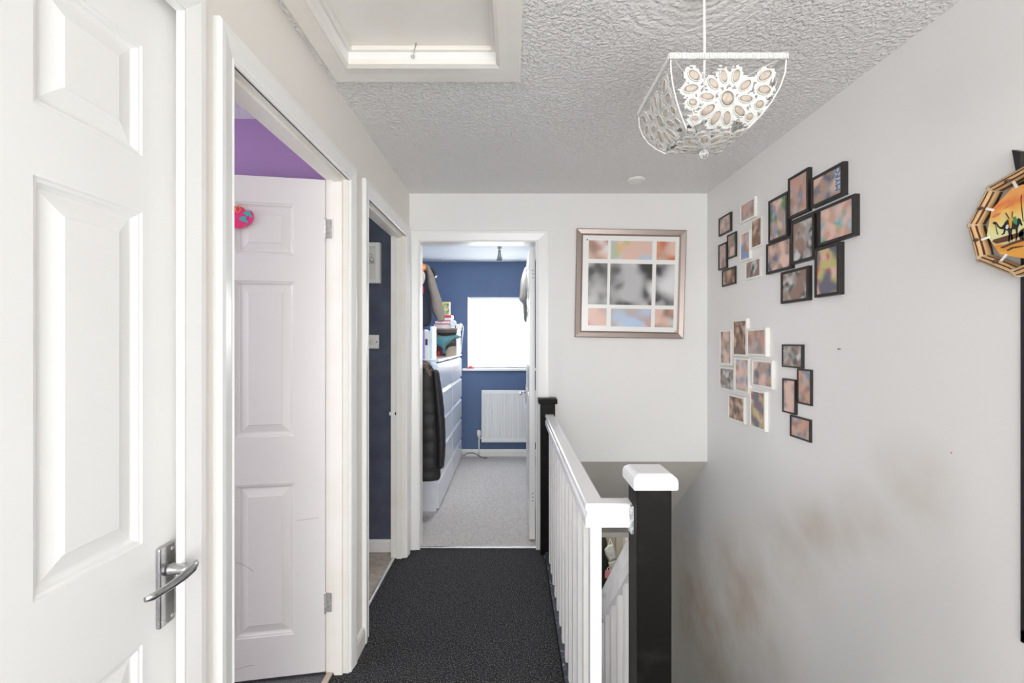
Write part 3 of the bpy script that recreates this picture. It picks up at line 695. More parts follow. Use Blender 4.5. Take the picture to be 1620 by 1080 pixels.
# ------------------------------------------------------------------ big framed picture on end wall
bf = thing('framed_photo_collage', (0.61, FW - 0.02, 1.70), 'large square brushed taupe frame with nine blurred family photos on end wall', 'picture frame')
PYF = FW - 0.022
c4 = [pY(912.6, 360.8, PYF), pY(1086.8, 364, PYF), pY(1081.7, 536, PYF), pY(909.5, 533, PYF)]
def bl(u, v, y=PYF):  # bilinear on frame, u right, v down
    p = c4[0].lerp(c4[1], u).lerp(c4[3].lerp(c4[2], u), v); return Vector((p.x, y, p.z))
fw_ = 0.060
cr = [(0, 0), (1, 0), (1, 1), (0, 1)]
def inset(k, o): u, v = cr[k % 4]; return (o if u == 0 else 1 - o, o if v == 0 else 1 - o)
for k in range(4):
    prof = [(0, FW - PYF), (0, 0.002), (0.006, 0), (0.045, 0.004), (fw_, 0.010), (fw_, FW - PYF)]
    b = B(); b.rings([[bl(*inset(k, o), PYF + d) for o, d in prof], [bl(*inset(k + 1, o), PYF + d) for o, d in prof]])
    obj('frame_bar', b, 'rose_metal', bf)
b = B(); b.rings([[bl(*inset(k, 0.055), PYF + 0.012) for k in range(4)], [bl(*inset(k, 0.055), PYF + 0.016) for k in range(4)]]); obj('mount', b, 'mount', bf)
SK = (0.62, 0.36, 0.28); SK2 = (0.75, 0.52, 0.44); WH = (0.80, 0.79, 0.77)
pr = [([WH, SK2, (0.55, 0.15, 0.14), SK2, (0.35, 0.22, 0.18)], 0.115, 0.29, 0.105, 0.275),
      ([(0.85, 0.45, 0.08), WH, (0.30, 0.55, 0.20), (0.5, 0.58, 0.75), SK2], 0.315, 0.695, 0.105, 0.275),
      ([(0.5, 0.08, 0.1), (0.75, 0.35, 0.10), SK, (0.12, 0.08, 0.07), SK2], 0.735, 0.905, 0.105, 0.275),
      ([(0.5, 0.5, 0.5), (0.08, 0.08, 0.08), (0.42, 0.42, 0.43), (0.05, 0.05, 0.05)], 0.115, 0.29, 0.315, 0.695),
      ([(0.36, 0.36, 0.37), (0.75, 0.75, 0.75), (0.10, 0.10, 0.10), (0.06, 0.06, 0.06), (0.5, 0.5, 0.51)], 0.315, 0.70, 0.315, 0.695),
      ([(0.03, 0.03, 0.03), (0.14, 0.14, 0.14), (0.45, 0.45, 0.46), (0.75, 0.75, 0.76)], 0.735, 0.905, 0.315, 0.695),
      ([SK, (0.7, 0.3, 0.3), (0.35, 0.6, 0.75), (0.25, 0.5, 0.65), SK2], 0.12, 0.29, 0.73, 0.89),
      ([(0.5, 0.2, 0.35), (0.6, 0.42, 0.3), WH, (0.5, 0.45, 0.40), (0.5, 0.62, 0.8)], 0.33, 0.70, 0.73, 0.895),
      ([(0.15, 0.12, 0.1), WH, SK2, (0.55, 0.33, 0.2), SK], 0.735, 0.905, 0.73, 0.895)]
for i, (cols, u0, u1, v0, v1) in enumerate(pr):
    b = B(); b.rings([[bl(u, v, PYF + 0.0112) for u, v in ((u0, v0), (u1, v0), (u1, v1), (u0, v1))], [bl(u, v, PYF + 0.0122) for u, v in ((u0, v0), (u1, v0), (u1, v1), (u0, v1))]])
    obj('photo', b, photo_mat(cols, i + 1, 1.0), bf)
for u, v in ((0.1, 0.1), (0.93, 0.93)):
    obj('corner_pin', B().lathe([(0.0001, -0.002), (0.004, -0.001), (0.004, 0), (0.0001, 0)], bl(u, v, PYF + 0.0112), 8, 'Y'), 'dark', bf)

# ------------------------------------------------------------------ collage frames on the right wall
PAL = [[(0.35, 0.2, 0.15), (0.25, 0.3, 0.4), (0.5, 0.4, 0.35), SK], [(0.1, 0.25, 0.06), (0.12, 0.12, 0.15), (0.3, 0.35, 0.45), (0.4, 0.3, 0.25), SK2],
       [(0.15, 0.15, 0.2), (0.3, 0.3, 0.33), (0.45, 0.3, 0.22), SK2], [(0.1, 0.45, 0.5), (0.18, 0.4, 0.1), (0.5, 0.52, 0.6), SK, SK2],
       [(0.08, 0.08, 0.08), (0.35, 0.34, 0.33), (0.6, 0.6, 0.6), (0.3, 0.2, 0.16)], [(0.5, 0.12, 0.12), SK2, (0.55, 0.5, 0.2), (0.15, 0.15, 0.2)],
       [(0.1, 0.06, 0.05), (0.35, 0.2, 0.12), (0.6, 0.4, 0.3), (0.2, 0.12, 0.08)], [(0.2, 0.35, 0.6), (0.5, 0.55, 0.6), (0.4, 0.25, 0.15), SK2]]
def collage(name, label, m, xf, quads, brd, pals, sc_=2.6, connect=True):
    zs = [pX(q[0], q[2], xf) for q in quads]
    c = (RW, sum(p.y for p in zs) / len(zs), sum(p.z for p in zs) / len(zs))
    t = thing(name, c, label, 'picture frame')
    for i, (L_, R_, t_, b_) in enumerate(quads):
        p0 = pX(L_, t_, xf); p1 = pX(L_, b_, xf); yR = pX(R_, 500, xf).y
        ya, yb = yR, p0.y; z1, z0 = p0.z, p1.z      # ya nearer the viewer
        dep = (i % 2) * 0.003; X = xf + dep
        b = B()
        cs = [(ya, z0), (yb, z0), (yb, z1), (ya, z1)]; ins = [(ya + brd, z0 + brd), (yb - brd, z0 + brd), (yb - brd, z1 - brd), (ya + brd, z1 - brd)]
        b.rings([[(RW, y, z) for y, z in cs], [(X + 0.001, y, z) for y, z in cs], [(X, y + (0.001 if y == ya else -0.001), z + (0.001 if z == z0 else -0.001)) for y, z in cs],
                 [(X, y, z) for y, z in ins], [(X + 0.006, y, z) for y, z in ins], [(RW - 0.001, y, z) for y, z in ins]])
        fr = obj('frame', b, m, t)
        b = B(); q = [(ya + brd, z0 + brd), (yb - brd, z0 + brd), (yb - brd, z1 - brd), (ya + brd, z1 - brd)]
        b.rings([[(X + 0.004, y, z) for y, z in q], [(X + 0.0055, y, z) for y, z in q]])
        obj('photo', b, photo_mat(pals[i % len(pals)], i * 1.37 + len(quads) + c[1] * 5, sc_), fr)
        if i == 2 and label.startswith('large black'):
            cu = bpy.data.curves.new('lettering', 'FONT'); cu.body = 'MYFC'; cu.size = 0.036; cu.extrude = 0.0004; cu.align_x = 'CENTER'
            tmp = bpy.data.objects.new('tmp', cu); C.objects.link(tmp); bpy.context.view_layer.update()
            me = bpy.data.meshes.new_from_object(tmp.evaluated_get(bpy.context.evaluated_depsgraph_get())); bpy.data.objects.remove(tmp)
            me.transform(Matrix.Translation((X + 0.0030, ya + brd + 0.006, (z0 + z1) / 2 + 0.006)) @ Matrix(((0, 0, -1), (0, 1, 0), (1, 0, 0))).to_4x4())
            bl_ = bmesh.new(); bl_.from_mesh(me)
            obj('lettering', bl_, mat('dark_lettering_ink', (0.06, 0.09, 0.2), 0.5, var=0.1), fr)
            b = B(); b.box(X + 0.0034, X + 0.0040, ya + brd, ya + brd + 0.034, z0 + brd + 0.012, z1 - brd - 0.004)
            obj('banner', b, mat('pale_blue_banner', (0.55, 0.6, 0.72), 0.4, var=0.1), fr)
    return t
collage('photo_collage_frame', 'small black four-photo collage frame, upper group, nearest the corner', 'frame_black', 1.252,
        [(1136.5, 1155.5, 346, 374.5), (1149, 1163, 372.5, 410.5), (1136, 1149, 388, 428), (1141, 1162, 427.5, 454)], 0.009, [PAL[2], PAL[1], PAL[0], PAL[6]])
collage('photo_collage_frame', 'white four-photo collage frame between the small and large black ones', 'frame_white', 1.252,
        [(1170, 1194, 324.5, 355), (1186, 1204, 349, 395.5), (1169.5, 1186, 370, 415.5), (1177, 1202, 414, 444)], 0.010, [PAL[0], PAL[6], PAL[7], PAL[4]])
collage('photo_collage_frame', 'large black eight-photo collage frame, upper right of the wall group', 'frame_black', 1.242,
        [(1215, 1245, 318.7, 385), (1245, 1277, 283, 347.5), (1282.5, 1333, 282.5, 330), (1250, 1286, 352.5, 418.7),
         (1293.7, 1351, 331, 390), (1210.5, 1250, 387, 434.5), (1288, 1327, 394, 471), (1233.7, 1277, 431, 480.7)], 0.0115,
        [PAL[1], PAL[0], PAL[2], PAL[4], PAL[3], PAL[2], PAL[5], PAL[4]])
collage('photo_collage_frame', 'white eight-photo collage frame, lower left of the wall group', 'frame_white', 1.244,
        [(1137.8, 1156.7, 522, 576), (1157.3, 1180, 506, 562.7), (1180.4, 1211.5, 520, 562), (1136.7, 1160.4, 579, 615),
         (1161, 1184.4, 565, 618), (1187.8, 1220.4, 568, 610), (1151, 1177.3, 622, 662), (1184.4, 1209, 614.5, 674.5)], 0.011,
        [PAL[2], PAL[6], PAL[0], PAL[4], PAL[7], PAL[2], PAL[6], PAL[5]])
collage('photo_collage_frame', 'black four-photo collage frame, lower group, right of the white frame', 'frame_black', 1.2515,
        [(1236.4, 1268.4, 544.5, 580), (1259.3, 1281.8, 582.7, 637.3), (1237, 1257.8, 597.8, 651), (1248.2, 1280.4, 655.5, 689.3)], 0.007, [PAL[4], PAL[0], PAL[2], PAL[0]])
lb = [o for o in C.objects if o.get('label', '').startswith('large black')][0]
p0 = pX(1246, 352, 1.256); p1 = pX(1246, 415, 1.256); p2 = pX(1302, 400, 1.256)
obj('backing_plate', B().box(1.254, RW, p2.y, p0.y, p1.z, p0.z), 'frame_black', lb)
# nail in wall
p = pX(1330, 552, RW)
tag(obj('wall_nail', B().lathe([(0.0001, 0), (0.0015, 0), (0.0015, -0.008), (0.0035, -0.008), (0.0035, -0.010), (0.0001, -0.0105)], p, 10, 'X'), 'brass'), 'small brass nail in wall right of the large black collage', 'nail')
p = pX(1505, 716, RW)
tag(obj('pink_wall_mark', B().lathe([(0.0001, 0), (0.0028, 0), (0.002, -0.0008), (0.0001, -0.001)], p, 10, 'X'), mat('pink_putty', (0.75, 0.2, 0.3), 0.5, var=0.1)), 'tiny pink blob stuck on the right wall above the brown scuffs', 'mark')

# ------------------------------------------------------------------ tall black frame at right edge
bfm = thing('tall_wall_frame', (RW, 0.95, 1.2), 'tall black frame on right wall behind the camel plate', 'picture frame')
yA, yB_, zA, zB = 0.62, 1.129, 0.60, 1.735
for (y0, y1, z0, z1) in ((yB_ - 0.03, yB_, zA, zB), (yA, yA + 0.03, zA, zB), (yA, yB_, zA, zA + 0.03), (yA, yB_, zB - 0.03, zB)):
    obj('frame_bar', B().box(RW - 0.004, RW, y0, y1, z0, z1), 'frame_black', bfm)
obj('backing_panel', B().box(RW - 0.002, RW, yA, yB_, zA, zB), mat('black_fabric_panel', (0.02, 0.02, 0.022), 0.7, var=0.2), bfm)
b = B(); q = [pX(1610, 237, RW), pX(1624, 240, RW), pX(1622, 300, RW), pX(1617, 275, RW)]
b.rings([[(RW, p.y, p.z) for p in q], [(RW - 0.015, p.y, p.z) for p in q]]); obj('top_finial', b, 'frame_black', bfm)

# ------------------------------------------------------------------ bamboo framed plate
pl = thing('camel_wall_plate', (RW - 0.03, 1.091, 1.635), 'bamboo ringed wall plate painted with camels at sunset', 'wall plate')
PXP = 1.222
cY, cZ = 1.091, 1.635
def bam():
    m = mat('striped_bamboo', (0.62, 0.42, 0.22), 0.4)
    nt = m.node_tree; b_ = nt.nodes['Principled BSDF']; L = nt.links.new
    tc = nt.nodes.new('ShaderNodeTexCoord'); sp = nt.nodes.new('ShaderNodeSeparateXYZ')
    at = nt.nodes.new('ShaderNodeAttribute'); at.attribute_name = 'strip'
    wv = nt.nodes.new('ShaderNodeTexWave'); wv.inputs['Scale'].default_value = 1.6; wv.inputs['Distortion'].default_value = 1.2; wv.inputs['Detail Scale'].default_value = 1.0
    wv.wave_type = 'BANDS'; wv.bands_direction = 'X'
    L(at.outputs['Vector'], wv.inputs[0])
    r = nt.nodes.new('ShaderNodeValToRGB'); cr_ = r.color_ramp
    cr_.elements[0].position = 0.15; cr_.elements[0].color = (0.07, 0.022, 0.006, 1); cr_.elements[1].position = 0.42; cr_.elements[1].color = (0.62, 0.40, 0.20, 1)
    L(wv.outputs['Fac'], r.inputs[0]); L(r.outputs[0], b_.inputs['Base Color'])
    return m
BAM = bam()
RR = 0.131
verts = [(cY + RR * math.cos(R(8.4 + 45 * k)), cZ + RR * math.sin(R(8.4 + 45 * k))) for k in range(8)]
for k in range(8):
    A = Vector((verts[k][0], verts[k][1])); Bq = Vector((verts[(k + 1) % 8][0], verts[(k + 1) % 8][1]))
    cen = Vector((cY, cZ)); d = (Bq - A)
    # split cane strip: wide curved band; outer edge toward wall, faces outward/front
    b = B(); bm = b.bm; lay = None
    rs = []
    nA = (A - cen).normalized(); nB = (Bq - cen).normalized()
    secs = [(0.0, 0.030), (0.004, 0.012), (0.002, 0.0), (-0.006, -0.006), (-0.014, -0.004), (-0.018, 0.008), (-0.018, 0.028), (-0.012, 0.034)]
    for t in (0, 0.25, 0.5, 0.75, 1.0):
        P = A.lerp(Bq, t); n2 = nA.lerp(nB, t).normalized()
        rs.append([(PXP + x, P.x + n2.x * o, P.y + n2.y * o) for o, x in secs])
    b.rings(rs)
    o = obj('bamboo_strip', b, BAM, pl, smooth=False)
    me = o.data; at = me.attributes.new('strip', 'FLOAT_VECTOR', 'POINT')
    ns = len(secs)
    for i, v in enumerate(me.vertices): at.data[i].vector = ((i % ns) * 0.17 + k * 3, (i // ns) * 0.25 + k, 0)
    # binding at the joint
    P = A; n2 = nA; tg = Vector((-n2.y, n2.x)); b = B(); rs = []
    for tt in (-0.004, 0.004):
        Q = P + tg * tt
        rs.append([(PXP + x * 1.06 - 0.0008, Q.x + n2.x * (o_ * 1.08 + 0.0008), Q.y + n2.y * (o_ * 1.08 + 0.0008)) for o_, x in secs])
    b.rings(rs); obj('cane_binding', b, mat('pale_cane', (0.60, 0.47, 0.32), 0.6, var=0.2, vscale=80), pl)
    # bead and white tie in the middle of each strip
    Pm = A.lerp(Bq, 0.5); nm = (Pm - cen).normalized()
    bead = Vector((PXP - 0.008, Pm.x - nm.x * 0.016, Pm.y - nm.y * 0.016))
    obj('bead', B().lathe([(0.0001, -0.005), (0.005, -0.003), (0.0065, 0), (0.005, 0.003), (0.0001, 0.005)], bead, 12), mat('dark_wood_bead', (0.09, 0.05, 0.03), 0.35, var=0.3, vscale=90), pl, smooth=True)
    dd = Vector((PXP + 0.012, Pm.x - nm.x * 0.042, Pm.y - nm.y * 0.042)); s_ = Vector((PXP + 0.004, Pm.x - nm.x * 0.014, Pm.y - nm.y * 0.014))
    tg3 = Vector((0, -nm.y, nm.x)) * 0.003
    b = B(); b.rings([[s_ - tg3, s_ + tg3, s_ + tg3 + Vector((0.0015, 0, 0)), s_ - tg3 + Vector((0.0015, 0, 0))], [dd - tg3, dd + tg3, dd + tg3 + Vector((0.0015, 0, 0)), dd - tg3 + Vector((0.0015, 0, 0))]])
    obj('tie', b, 'plastic', pl)
# painted disc
DXP = 1.232
def disc_mat():
    m = mat('sunset_painted_skin', (0.9, 0.5, 0.2), 0.45)
    nt = m.node_tree; b_ = nt.nodes['Principled BSDF']; L = nt.links.new
    tc = nt.nodes.new('ShaderNodeTexCoord'); sp = nt.nodes.new('ShaderNodeSeparateXYZ'); L(tc.outputs['Generated'], sp.inputs[0])
    nz = nt.nodes.new('ShaderNodeTexNoise'); nz.inputs['Scale'].default_value = 5; L(tc.outputs['Generated'], nz.inputs[0])
    a = nt.nodes.new('ShaderNodeMath'); a.operation = 'MULTIPLY_ADD'; a.inputs[1].default_value = 0.22; L(nz.outputs[0], a.inputs[0]); L(sp.outputs[2], a.inputs[2])
    r = nt.nodes.new('ShaderNodeValToRGB'); L(a.outputs[0], r.inputs[0]); c_ = r.color_ramp
    cols = [(0.20, (0.85, 0.42, 0.08)), (0.36, (0.75, 0.30, 0.05)), (0.44, (0.72, 0.78, 0.45)), (0.62, (0.85, 0.78, 0.35)), (0.80, (0.90, 0.50, 0.12)), (0.92, (0.80, 0.22, 0.06)), (1.0, (0.85, 0.40, 0.12))]
    for i, (p_, c) in enumerate(cols):
        e = c_.elements[i] if i < 2 else c_.elements.new(p_)
        e.position = p_; e.color = (*c, 1)
    L(r.outputs[0], b_.inputs['Base Color'])
    return m
b = B(); rd = 0.093
dv = [(cY + rd * math.cos(R(8.4 + 22.5 + 40 * k)), cZ + rd * math.sin(R(8.4 + 22.5 + 40 * k))) for k in range(9)]
b.rings([[(DXP + 0.003, y, z) for y, z in dv], [(DXP, y, z) for y, z in dv]]); disc = obj('painted_disc', b, disc_mat(), pl)
def dpoly(name, pts, m, lift=0.0008):
    b = B(); Q = [pX(1560 + x / 4.917, 220 + y / 4.909, DXP) for x, y in pts]
    b.rings([[(DXP - lift, p.y, p.z) for p in Q], [(DXP + 0.0005, p.y, p.z) for p in Q]]); return obj(name, b, m, disc)
INK = mat('black_paint_ink', (0.02, 0.018, 0.018), 0.5, var=0.2); BRN = mat('brown_dune_paint', (0.16, 0.06, 0.03), 0.5, var=0.4, vscale=40)
dpoly('dune_stroke', [(50, 795), (60, 780), (160, 750), (295, 715), (295, 745), (180, 790), (80, 812)], BRN)
dpoly('dune_stroke', [(110, 840), (200, 800), (295, 770), (295, 790), (200, 820), (130, 848)], BRN)
dpoly('dune_stroke', [(160, 862), (200, 838), (290, 825), (290, 835), (210, 850), (170, 870)], BRN)
dpoly('cloud_stroke', [(45, 605), (80, 575), (120, 570), (100, 595), (60, 612)], mat('red_cloud_paint', (0.80, 0.25, 0.12), 0.5, var=0.2))
dpoly('cloud_stroke', [(135, 545), (180, 500), (220, 488), (200, 515), (155, 538)], mat('red_cloud_paint', (0.82, 0.28, 0.12), 0.5, var=0.2))
dpoly('camel_figure', [(52, 652), (62, 640), (82, 645), (95, 665), (108, 682), (125, 680), (140, 662), (152, 640), (170, 622), (186, 628), (190, 640), (240, 630), (252, 612), (268, 620), (285, 668), (276, 672), (262, 655), (248, 690), (246, 760), (236, 790), (230, 788), (238, 750), (232, 700), (205, 700), (200, 735), (212, 765), (204, 790), (196, 768), (190, 735), (184, 800), (176, 800), (178, 740), (172, 710), (152, 708), (146, 735), (120, 745), (124, 736), (136, 728), (140, 700), (110, 696), (92, 682), (84, 664), (62, 662)], INK)
dpoly('camel_rein', [(76, 664), (80, 664), (84, 700), (95, 740), (90, 742), (79, 702)], INK)
dpoly('palm_stroke', [(272, 440), (279, 432), (276, 480), (284, 560), (294, 640), (288, 640), (278, 560), (271, 480)], INK)
dpoly('camel_figure', [(255, 750), (262, 715), (280, 700), (295, 690), (295, 790), (280, 775), (268, 778)], INK)
dpoly('saddle_cloth', [(178, 620), (196, 612), (206, 640), (200, 690), (188, 692)], mat('yellow_saddle_paint', (0.85, 0.45, 0.06), 0.5, var=0.2), 0.0014)
dpoly('saddle_cloth', [(208, 605), (232, 600), (246, 640), (240, 665), (216, 650)], mat('green_saddle_paint', (0.08, 0.32, 0.14), 0.5, var=0.2), 0.0014)
dpoly('saddle_cloth', [(160, 668), (176, 662), (178, 685), (166, 700), (154, 690)], mat('white_saddle_paint', (0.75, 0.75, 0.82), 0.5, var=0.1), 0.0014)
dpoly('rider_stroke', [(152, 575), (158, 570), (186, 618), (180, 622)], BRN, 0.0012)
dpoly('rider_stroke', [(206, 562), (211, 562), (206, 606), (200, 606)], BRN, 0.0012)

# ------------------------------------------------------------------ plaque on purple room door
pq = thing('door_plaque', (-1.078, 1.76, 1.83), 'pink wavy name plaque with turquoise elephants hung on purple room door', 'plaque')
fc = T2 @ Vector((0, 0, 0)); ex = Vector((math.cos(th), math.sin(th), 0)); en = Vector((math.sin(th), -math.cos(th), 0))
def on_leaf(px, py, lift):
    # intersect view ray with leaf face plane pushed out by lift
    P0 = fc + en * lift; d = Vector(((px - VX) / F, 1, -(py - VY) / F)); o_ = Vector((0, 0, EYE))
    t = (P0 - o_).dot(en) / d.dot(en); return o_ + d * t
def plq(name, pts, m, l0, l1, par):
    b = B(); b.rings([[on_leaf(365 + x / 16.62, 310 + y / 16.62, l0) for x, y in pts], [on_leaf(365 + x / 16.62, 310 + y / 16.62, l1) for x, y in pts]])
    return obj(name, b, m, par)
PK = mat('glossy_pink_paint', (0.72, 0.035, 0.14), 0.25, col2=(0.78, 0.05, 0.22), vscale=30); TQ = mat('turquoise_paint', (0.05, 0.36, 0.50), 0.3, col2=(0.05, 0.45, 0.38), vscale=60)
out = [(155, 262), (200, 258), (270, 280), (350, 320), (400, 372), (470, 370), (540, 390), (595, 450), (612, 540), (600, 640), (550, 720), (460, 768), (410, 765), (360, 810), (290, 845), (190, 855), (90, 840), (0, 800), (-80, 740), (-130, 640), (-130, 480), (-80, 380), (0, 300), (80, 270)]
plq('board', out, PK, 0.001, 0.009, pq)
for dx_, dy_ in ((0, 0), (-112, 148)):
    e = [(325, 455), (370, 410), (430, 388), (500, 395), (525, 420), (515, 455), (545, 500), (580, 530), (560, 560), (505, 555), (490, 530), (500, 505), (470, 510), (440, 528), (405, 520), (390, 495), (355, 485)]
    plq('elephant_motif', [(x + dx_, y + dy_) for x, y in e], TQ, 0.009, 0.0105, pq)
ring = [(190 + 62 * math.cos(2 * PI * q / 24), 348 + 82 * math.sin(2 * PI * q / 24)) for q in range(24)]
b = B(); b.tube([on_leaf(365 + x / 16.62, 310 + y / 16.62, 0.0095) for x, y in ring], 0.0016, 6, closed=True); obj('yellow_ring', b, mat('yellow_paint', (0.85, 0.42, 0.02), 0.3, var=0.1), pq)
obj('hanging_loop', B().tube([on_leaf(365 + 60 / 1, 300, 0.002) * 0 + on_leaf(371, 326, 0.004), on_leaf(369, 316, 0.002), on_leaf(368, 326, 0.004)], 0.0008, 5), 'plastic', pq)

for pp in ([(373, 889), (382, 892), (392, 897), (402, 904)], [(373, 1059), (383, 1056), (393, 1053), (402, 1052)], [(470, 823), (480, 822), (494, 820), (504, 818)]):
    obj('scuff_mark', B().tube([on_leaf(x, y, 0.0) for x, y in pp], 0.0006, 5), mat('grey_scuff', (0.25, 0.23, 0.24), 0.6, var=0.3, vscale=50), lf2)
# ------------------------------------------------------------------ navy room: picture and light switch
ls = thing('light_switch', (-0.899, NY, 1.34), 'white plastic light switch on slate navy wall', 'light switch')
x1 = (600 - VX) * NY / F
obj('switch_plate', B().box(x1 - 0.086, x1, NY - 0.009, NY, 1.300, 1.388), 'plastic', ls, bevel=0.003)
obj('rocker', B().box(x1 - 0.062, x1 - 0.045, NY - 0.013, NY - 0.008, 1.326, 1.358), mat('yellowed_plastic', (0.75, 0.68, 0.5), 0.35, var=0.03), ls, bevel=0.002)
for dx_ in (-0.077, -0.014): obj('screw', B().lathe([(0.0001, -0.0015), (0.0035, -0.001), (0.0035, 0), (0.0001, 0)], (x1 + dx_, NY - 0.009, 1.343), 10, 'Y'), 'dark', ls)
wp = thing('white_framed_print', (-0.95, NY, 1.8), 'white box frame with small grey print on slate navy wall', 'picture frame')
YF = NY - 0.04
xr = (600.5 - VX) * YF / F; xl = xr - 0.26; zt = EYE + (VY - 383) * YF / F; zb_ = EYE + (VY - 447.5) * YF / F
for (a0, a1, q0, q1) in ((xr - 0.026, xr, zb_, zt), (xl, xl + 0.026, zb_, zt), (xl + 0.026, xr - 0.026, zb_, zb_ + 0.026), (xl + 0.026, xr - 0.026, zt - 0.026, zt)):
    obj('frame_bar', B().box(a0, a1, YF, NY, q0, q1), 'frame_white', wp, bevel=0.002)
obj('print', B().box(xl + 0.02, xr - 0.02, YF + 0.018, YF + 0.022, zb_ + 0.02, zt - 0.02), mat('off_white_print_paper', (0.74, 0.72, 0.68), 0.5, var=0.04), wp)
b = B()
for (px, py, r_) in ((586, 404, 3), (588, 411, 3.5), (585, 414, 2.5), (590, 415, 2)):
    c_ = pY(px, py, YF + 0.0175); rr = r_ * YF / F
    b.tube([c_ + Vector((rr * math.cos(2 * PI * q / 10), 0, rr * math.sin(2 * PI * q / 10))) for q in range(10)], 0.0012, 5, closed=True)
obj('line_drawing', b, mat('grey_ink', (0.12, 0.12, 0.12), 0.6, var=0.1), wp)

# ------------------------------------------------------------------ bedroom window, blind, sill
wn = thing('window_1', (-0.04, BY, WZ[0]), 'bedroom window glowing behind vertical blinds', kind='structure')
UP = mat('white_upvc', (0.82, 0.82, 0.82), 0.3, var=0.02)
for (a0, a1, q0, q1) in ((WX[0], WX[0] + 0.05, WZ[0], WZ[1]), (WX[1] - 0.05, WX[1], WZ[0], WZ[1]), (WX[0] + .05, WX[1] - .05, WZ[0], WZ[0] + 0.05), (WX[0] + .05, WX[1] - .05, WZ[1] - 0.05, WZ[1]), (-0.06, -0.02, WZ[0] + .05, WZ[1] - .05)):
    obj('window_frame', B().box(a0, a1, BY + 0.08, BY + 0.12, q0, q1), UP, wn, bevel=0.004)
for (a0, a1) in ((WX[0] + 0.05, -0.06), (-0.02, WX[1] - 0.05)):
    obj('pane', B().box(a0, a1, BY + 0.098, BY + 0.102, WZ[0] + 0.05, WZ[1] - 0.05), mat('clear_window_glass', (1, 1, 1), 0.0, trans=1.0), wn)
for (a0, a1, q0, q1) in ((WX[0] - 0.001, WX[0] + 0.002, WZ[0], WZ[1]), (WX[1] - 0.002, WX[1], WZ[0], WZ[1]), (WX[0], WX[1], WZ[1] - 0.002, WZ[1])):
    obj('reveal_lining', B().box(a0, a1, BY - 0.001, BY + 0.08, q0, q1), 'wall', wn)
b = B(); b.box(WX[0] - 0.06, WX[1] + 0.06, BY - 0.05, BY + 0.08, WZ[0] - 0.028, WZ[0]); obj('window_sill', b, 'gloss', wn, bevel=0.006)
vb = thing('vertical_blind', (-0.04, BY + 0.03, WZ[1]), 'white vertical slat blind drawn across the bright bedroom window', 'blind')
obj('headrail', B().box(WX[0] + 0.01, WX[1] - 0.01, BY + 0.015, BY + 0.055, WZ[1] - 0.03, WZ[1] - 0.004), UP, vb, bevel=0.003)
BL = bpy.data.materials.new('translucent_blind_fabric'); BL.use_nodes = True
nt = BL.node_tree; pb = nt.nodes['Principled BSDF']; pb.inputs['Base Color'].default_value = (0.88, 0.89, 0.90, 1); pb.inputs['Roughness'].default_value = 0.7
tr = nt.nodes.new('ShaderNodeBsdfTranslucent'); tr.inputs[0].default_value = (0.93, 0.94, 0.95, 1)
ms = nt.nodes.new('ShaderNodeMixShader'); ms.inputs[0].default_value = 0.65; nt.links.new(pb.outputs[0], ms.inputs[1]); nt.links.new(tr.outputs[0], ms.inputs[2])
nt.links.new(ms.outputs[0], nt.nodes['Material Output'].inputs[0])
x = WX[0] + 0.03
while x < WX[1] - 0.03:
    b = B(); a = R(14)
    def sl(u, v): return (x + (u - .5) * 0.085 * math.cos(a), BY + 0.035 + (u - .5) * 0.085 * math.sin(a) - 0.004 * math.sin(PI * u), WZ[0] + 0.012 + v * (WZ[1] - WZ[0] - 0.045))
    b.sheet(sl, 4, 1); so = obj('slat', b, BL, vb)
    x += 0.079
# red toy on sill
p = pY(742, 582, BY - 0.02)
rt = obj('red_toy_car', B().prism([(0, 0.006), (0.01, 0.02), (0.03, 0.022), (0.038, 0.034), (0.06, 0.034), (0.07, 0.02), (0.085, 0.017), (0.088, 0.006)], lambda a, z: (p.x - 0.03 + a, BY - 0.045, WZ[0] + z - 0.006), lambda a, z: (p.x - 0.03 + a, BY - 0.01, WZ[0] + z - 0.006)), mat('red_plastic', (0.7, 0.06, 0.05), 0.3, var=0.1), bevel=0.003)
tag(rt, 'small red toy on left end of the bedroom window sill', 'toy')

# ------------------------------------------------------------------ radiator
rd_ = thing('radiator', (0.0, BY - 0.05, 0.17), 'white ribbed panel radiator under the bedroom window', 'radiator')
RY = 5.27; x0 = (761 - VX) * RY / F; x1 = x0 + 0.68; z0, z1 = 0.180, 0.785
b = B(); prof = []; n = 20; pitch = (x1 - x0 - 0.04) / n
prof.append((x0 + 0.004, 0.012)); prof.append((x0 + 0.012, 0.0))
for i in range(n):
    xa = x0 + 0.02 + i * pitch
    prof += [(xa, 0.0), (xa + pitch * 0.25, 0.0), (xa + pitch * 0.40, 0.010), (xa + pitch * 0.80, 0.010)]
prof += [(x1 - 0.012, 0.0), (x1 - 0.004, 0.012)]
flat = [(x, 0.0 if 0.01 < x - x0 < x1 - x0 - 0.01 else 0.012) for x, d in prof]
rows = [(z0, flat, 0.010), (z0 + 0.008, flat, 0), (z0 + 0.040, flat, 0), (z0 + 0.055, prof, 0), (z1 - 0.055, prof, 0), (z1 - 0.040, flat, 0), (z1 - 0.008, flat, 0), (z1, flat, 0.010)]
b.rings([[(x, RY + d + e, z) for x, d in pr_] for z, pr_, e in rows], cap0=False, cap1=False, closed=False)
obj('front_panel', b, 'rad', rd_, solid=0.0015)
obj('back_panel', B().box(x0 + 0.01, x1 - 0.01, RY + 0.014, RY + 0.05, z0 + 0.01, z1 - 0.01), 'rad', rd_, bevel=0.005)
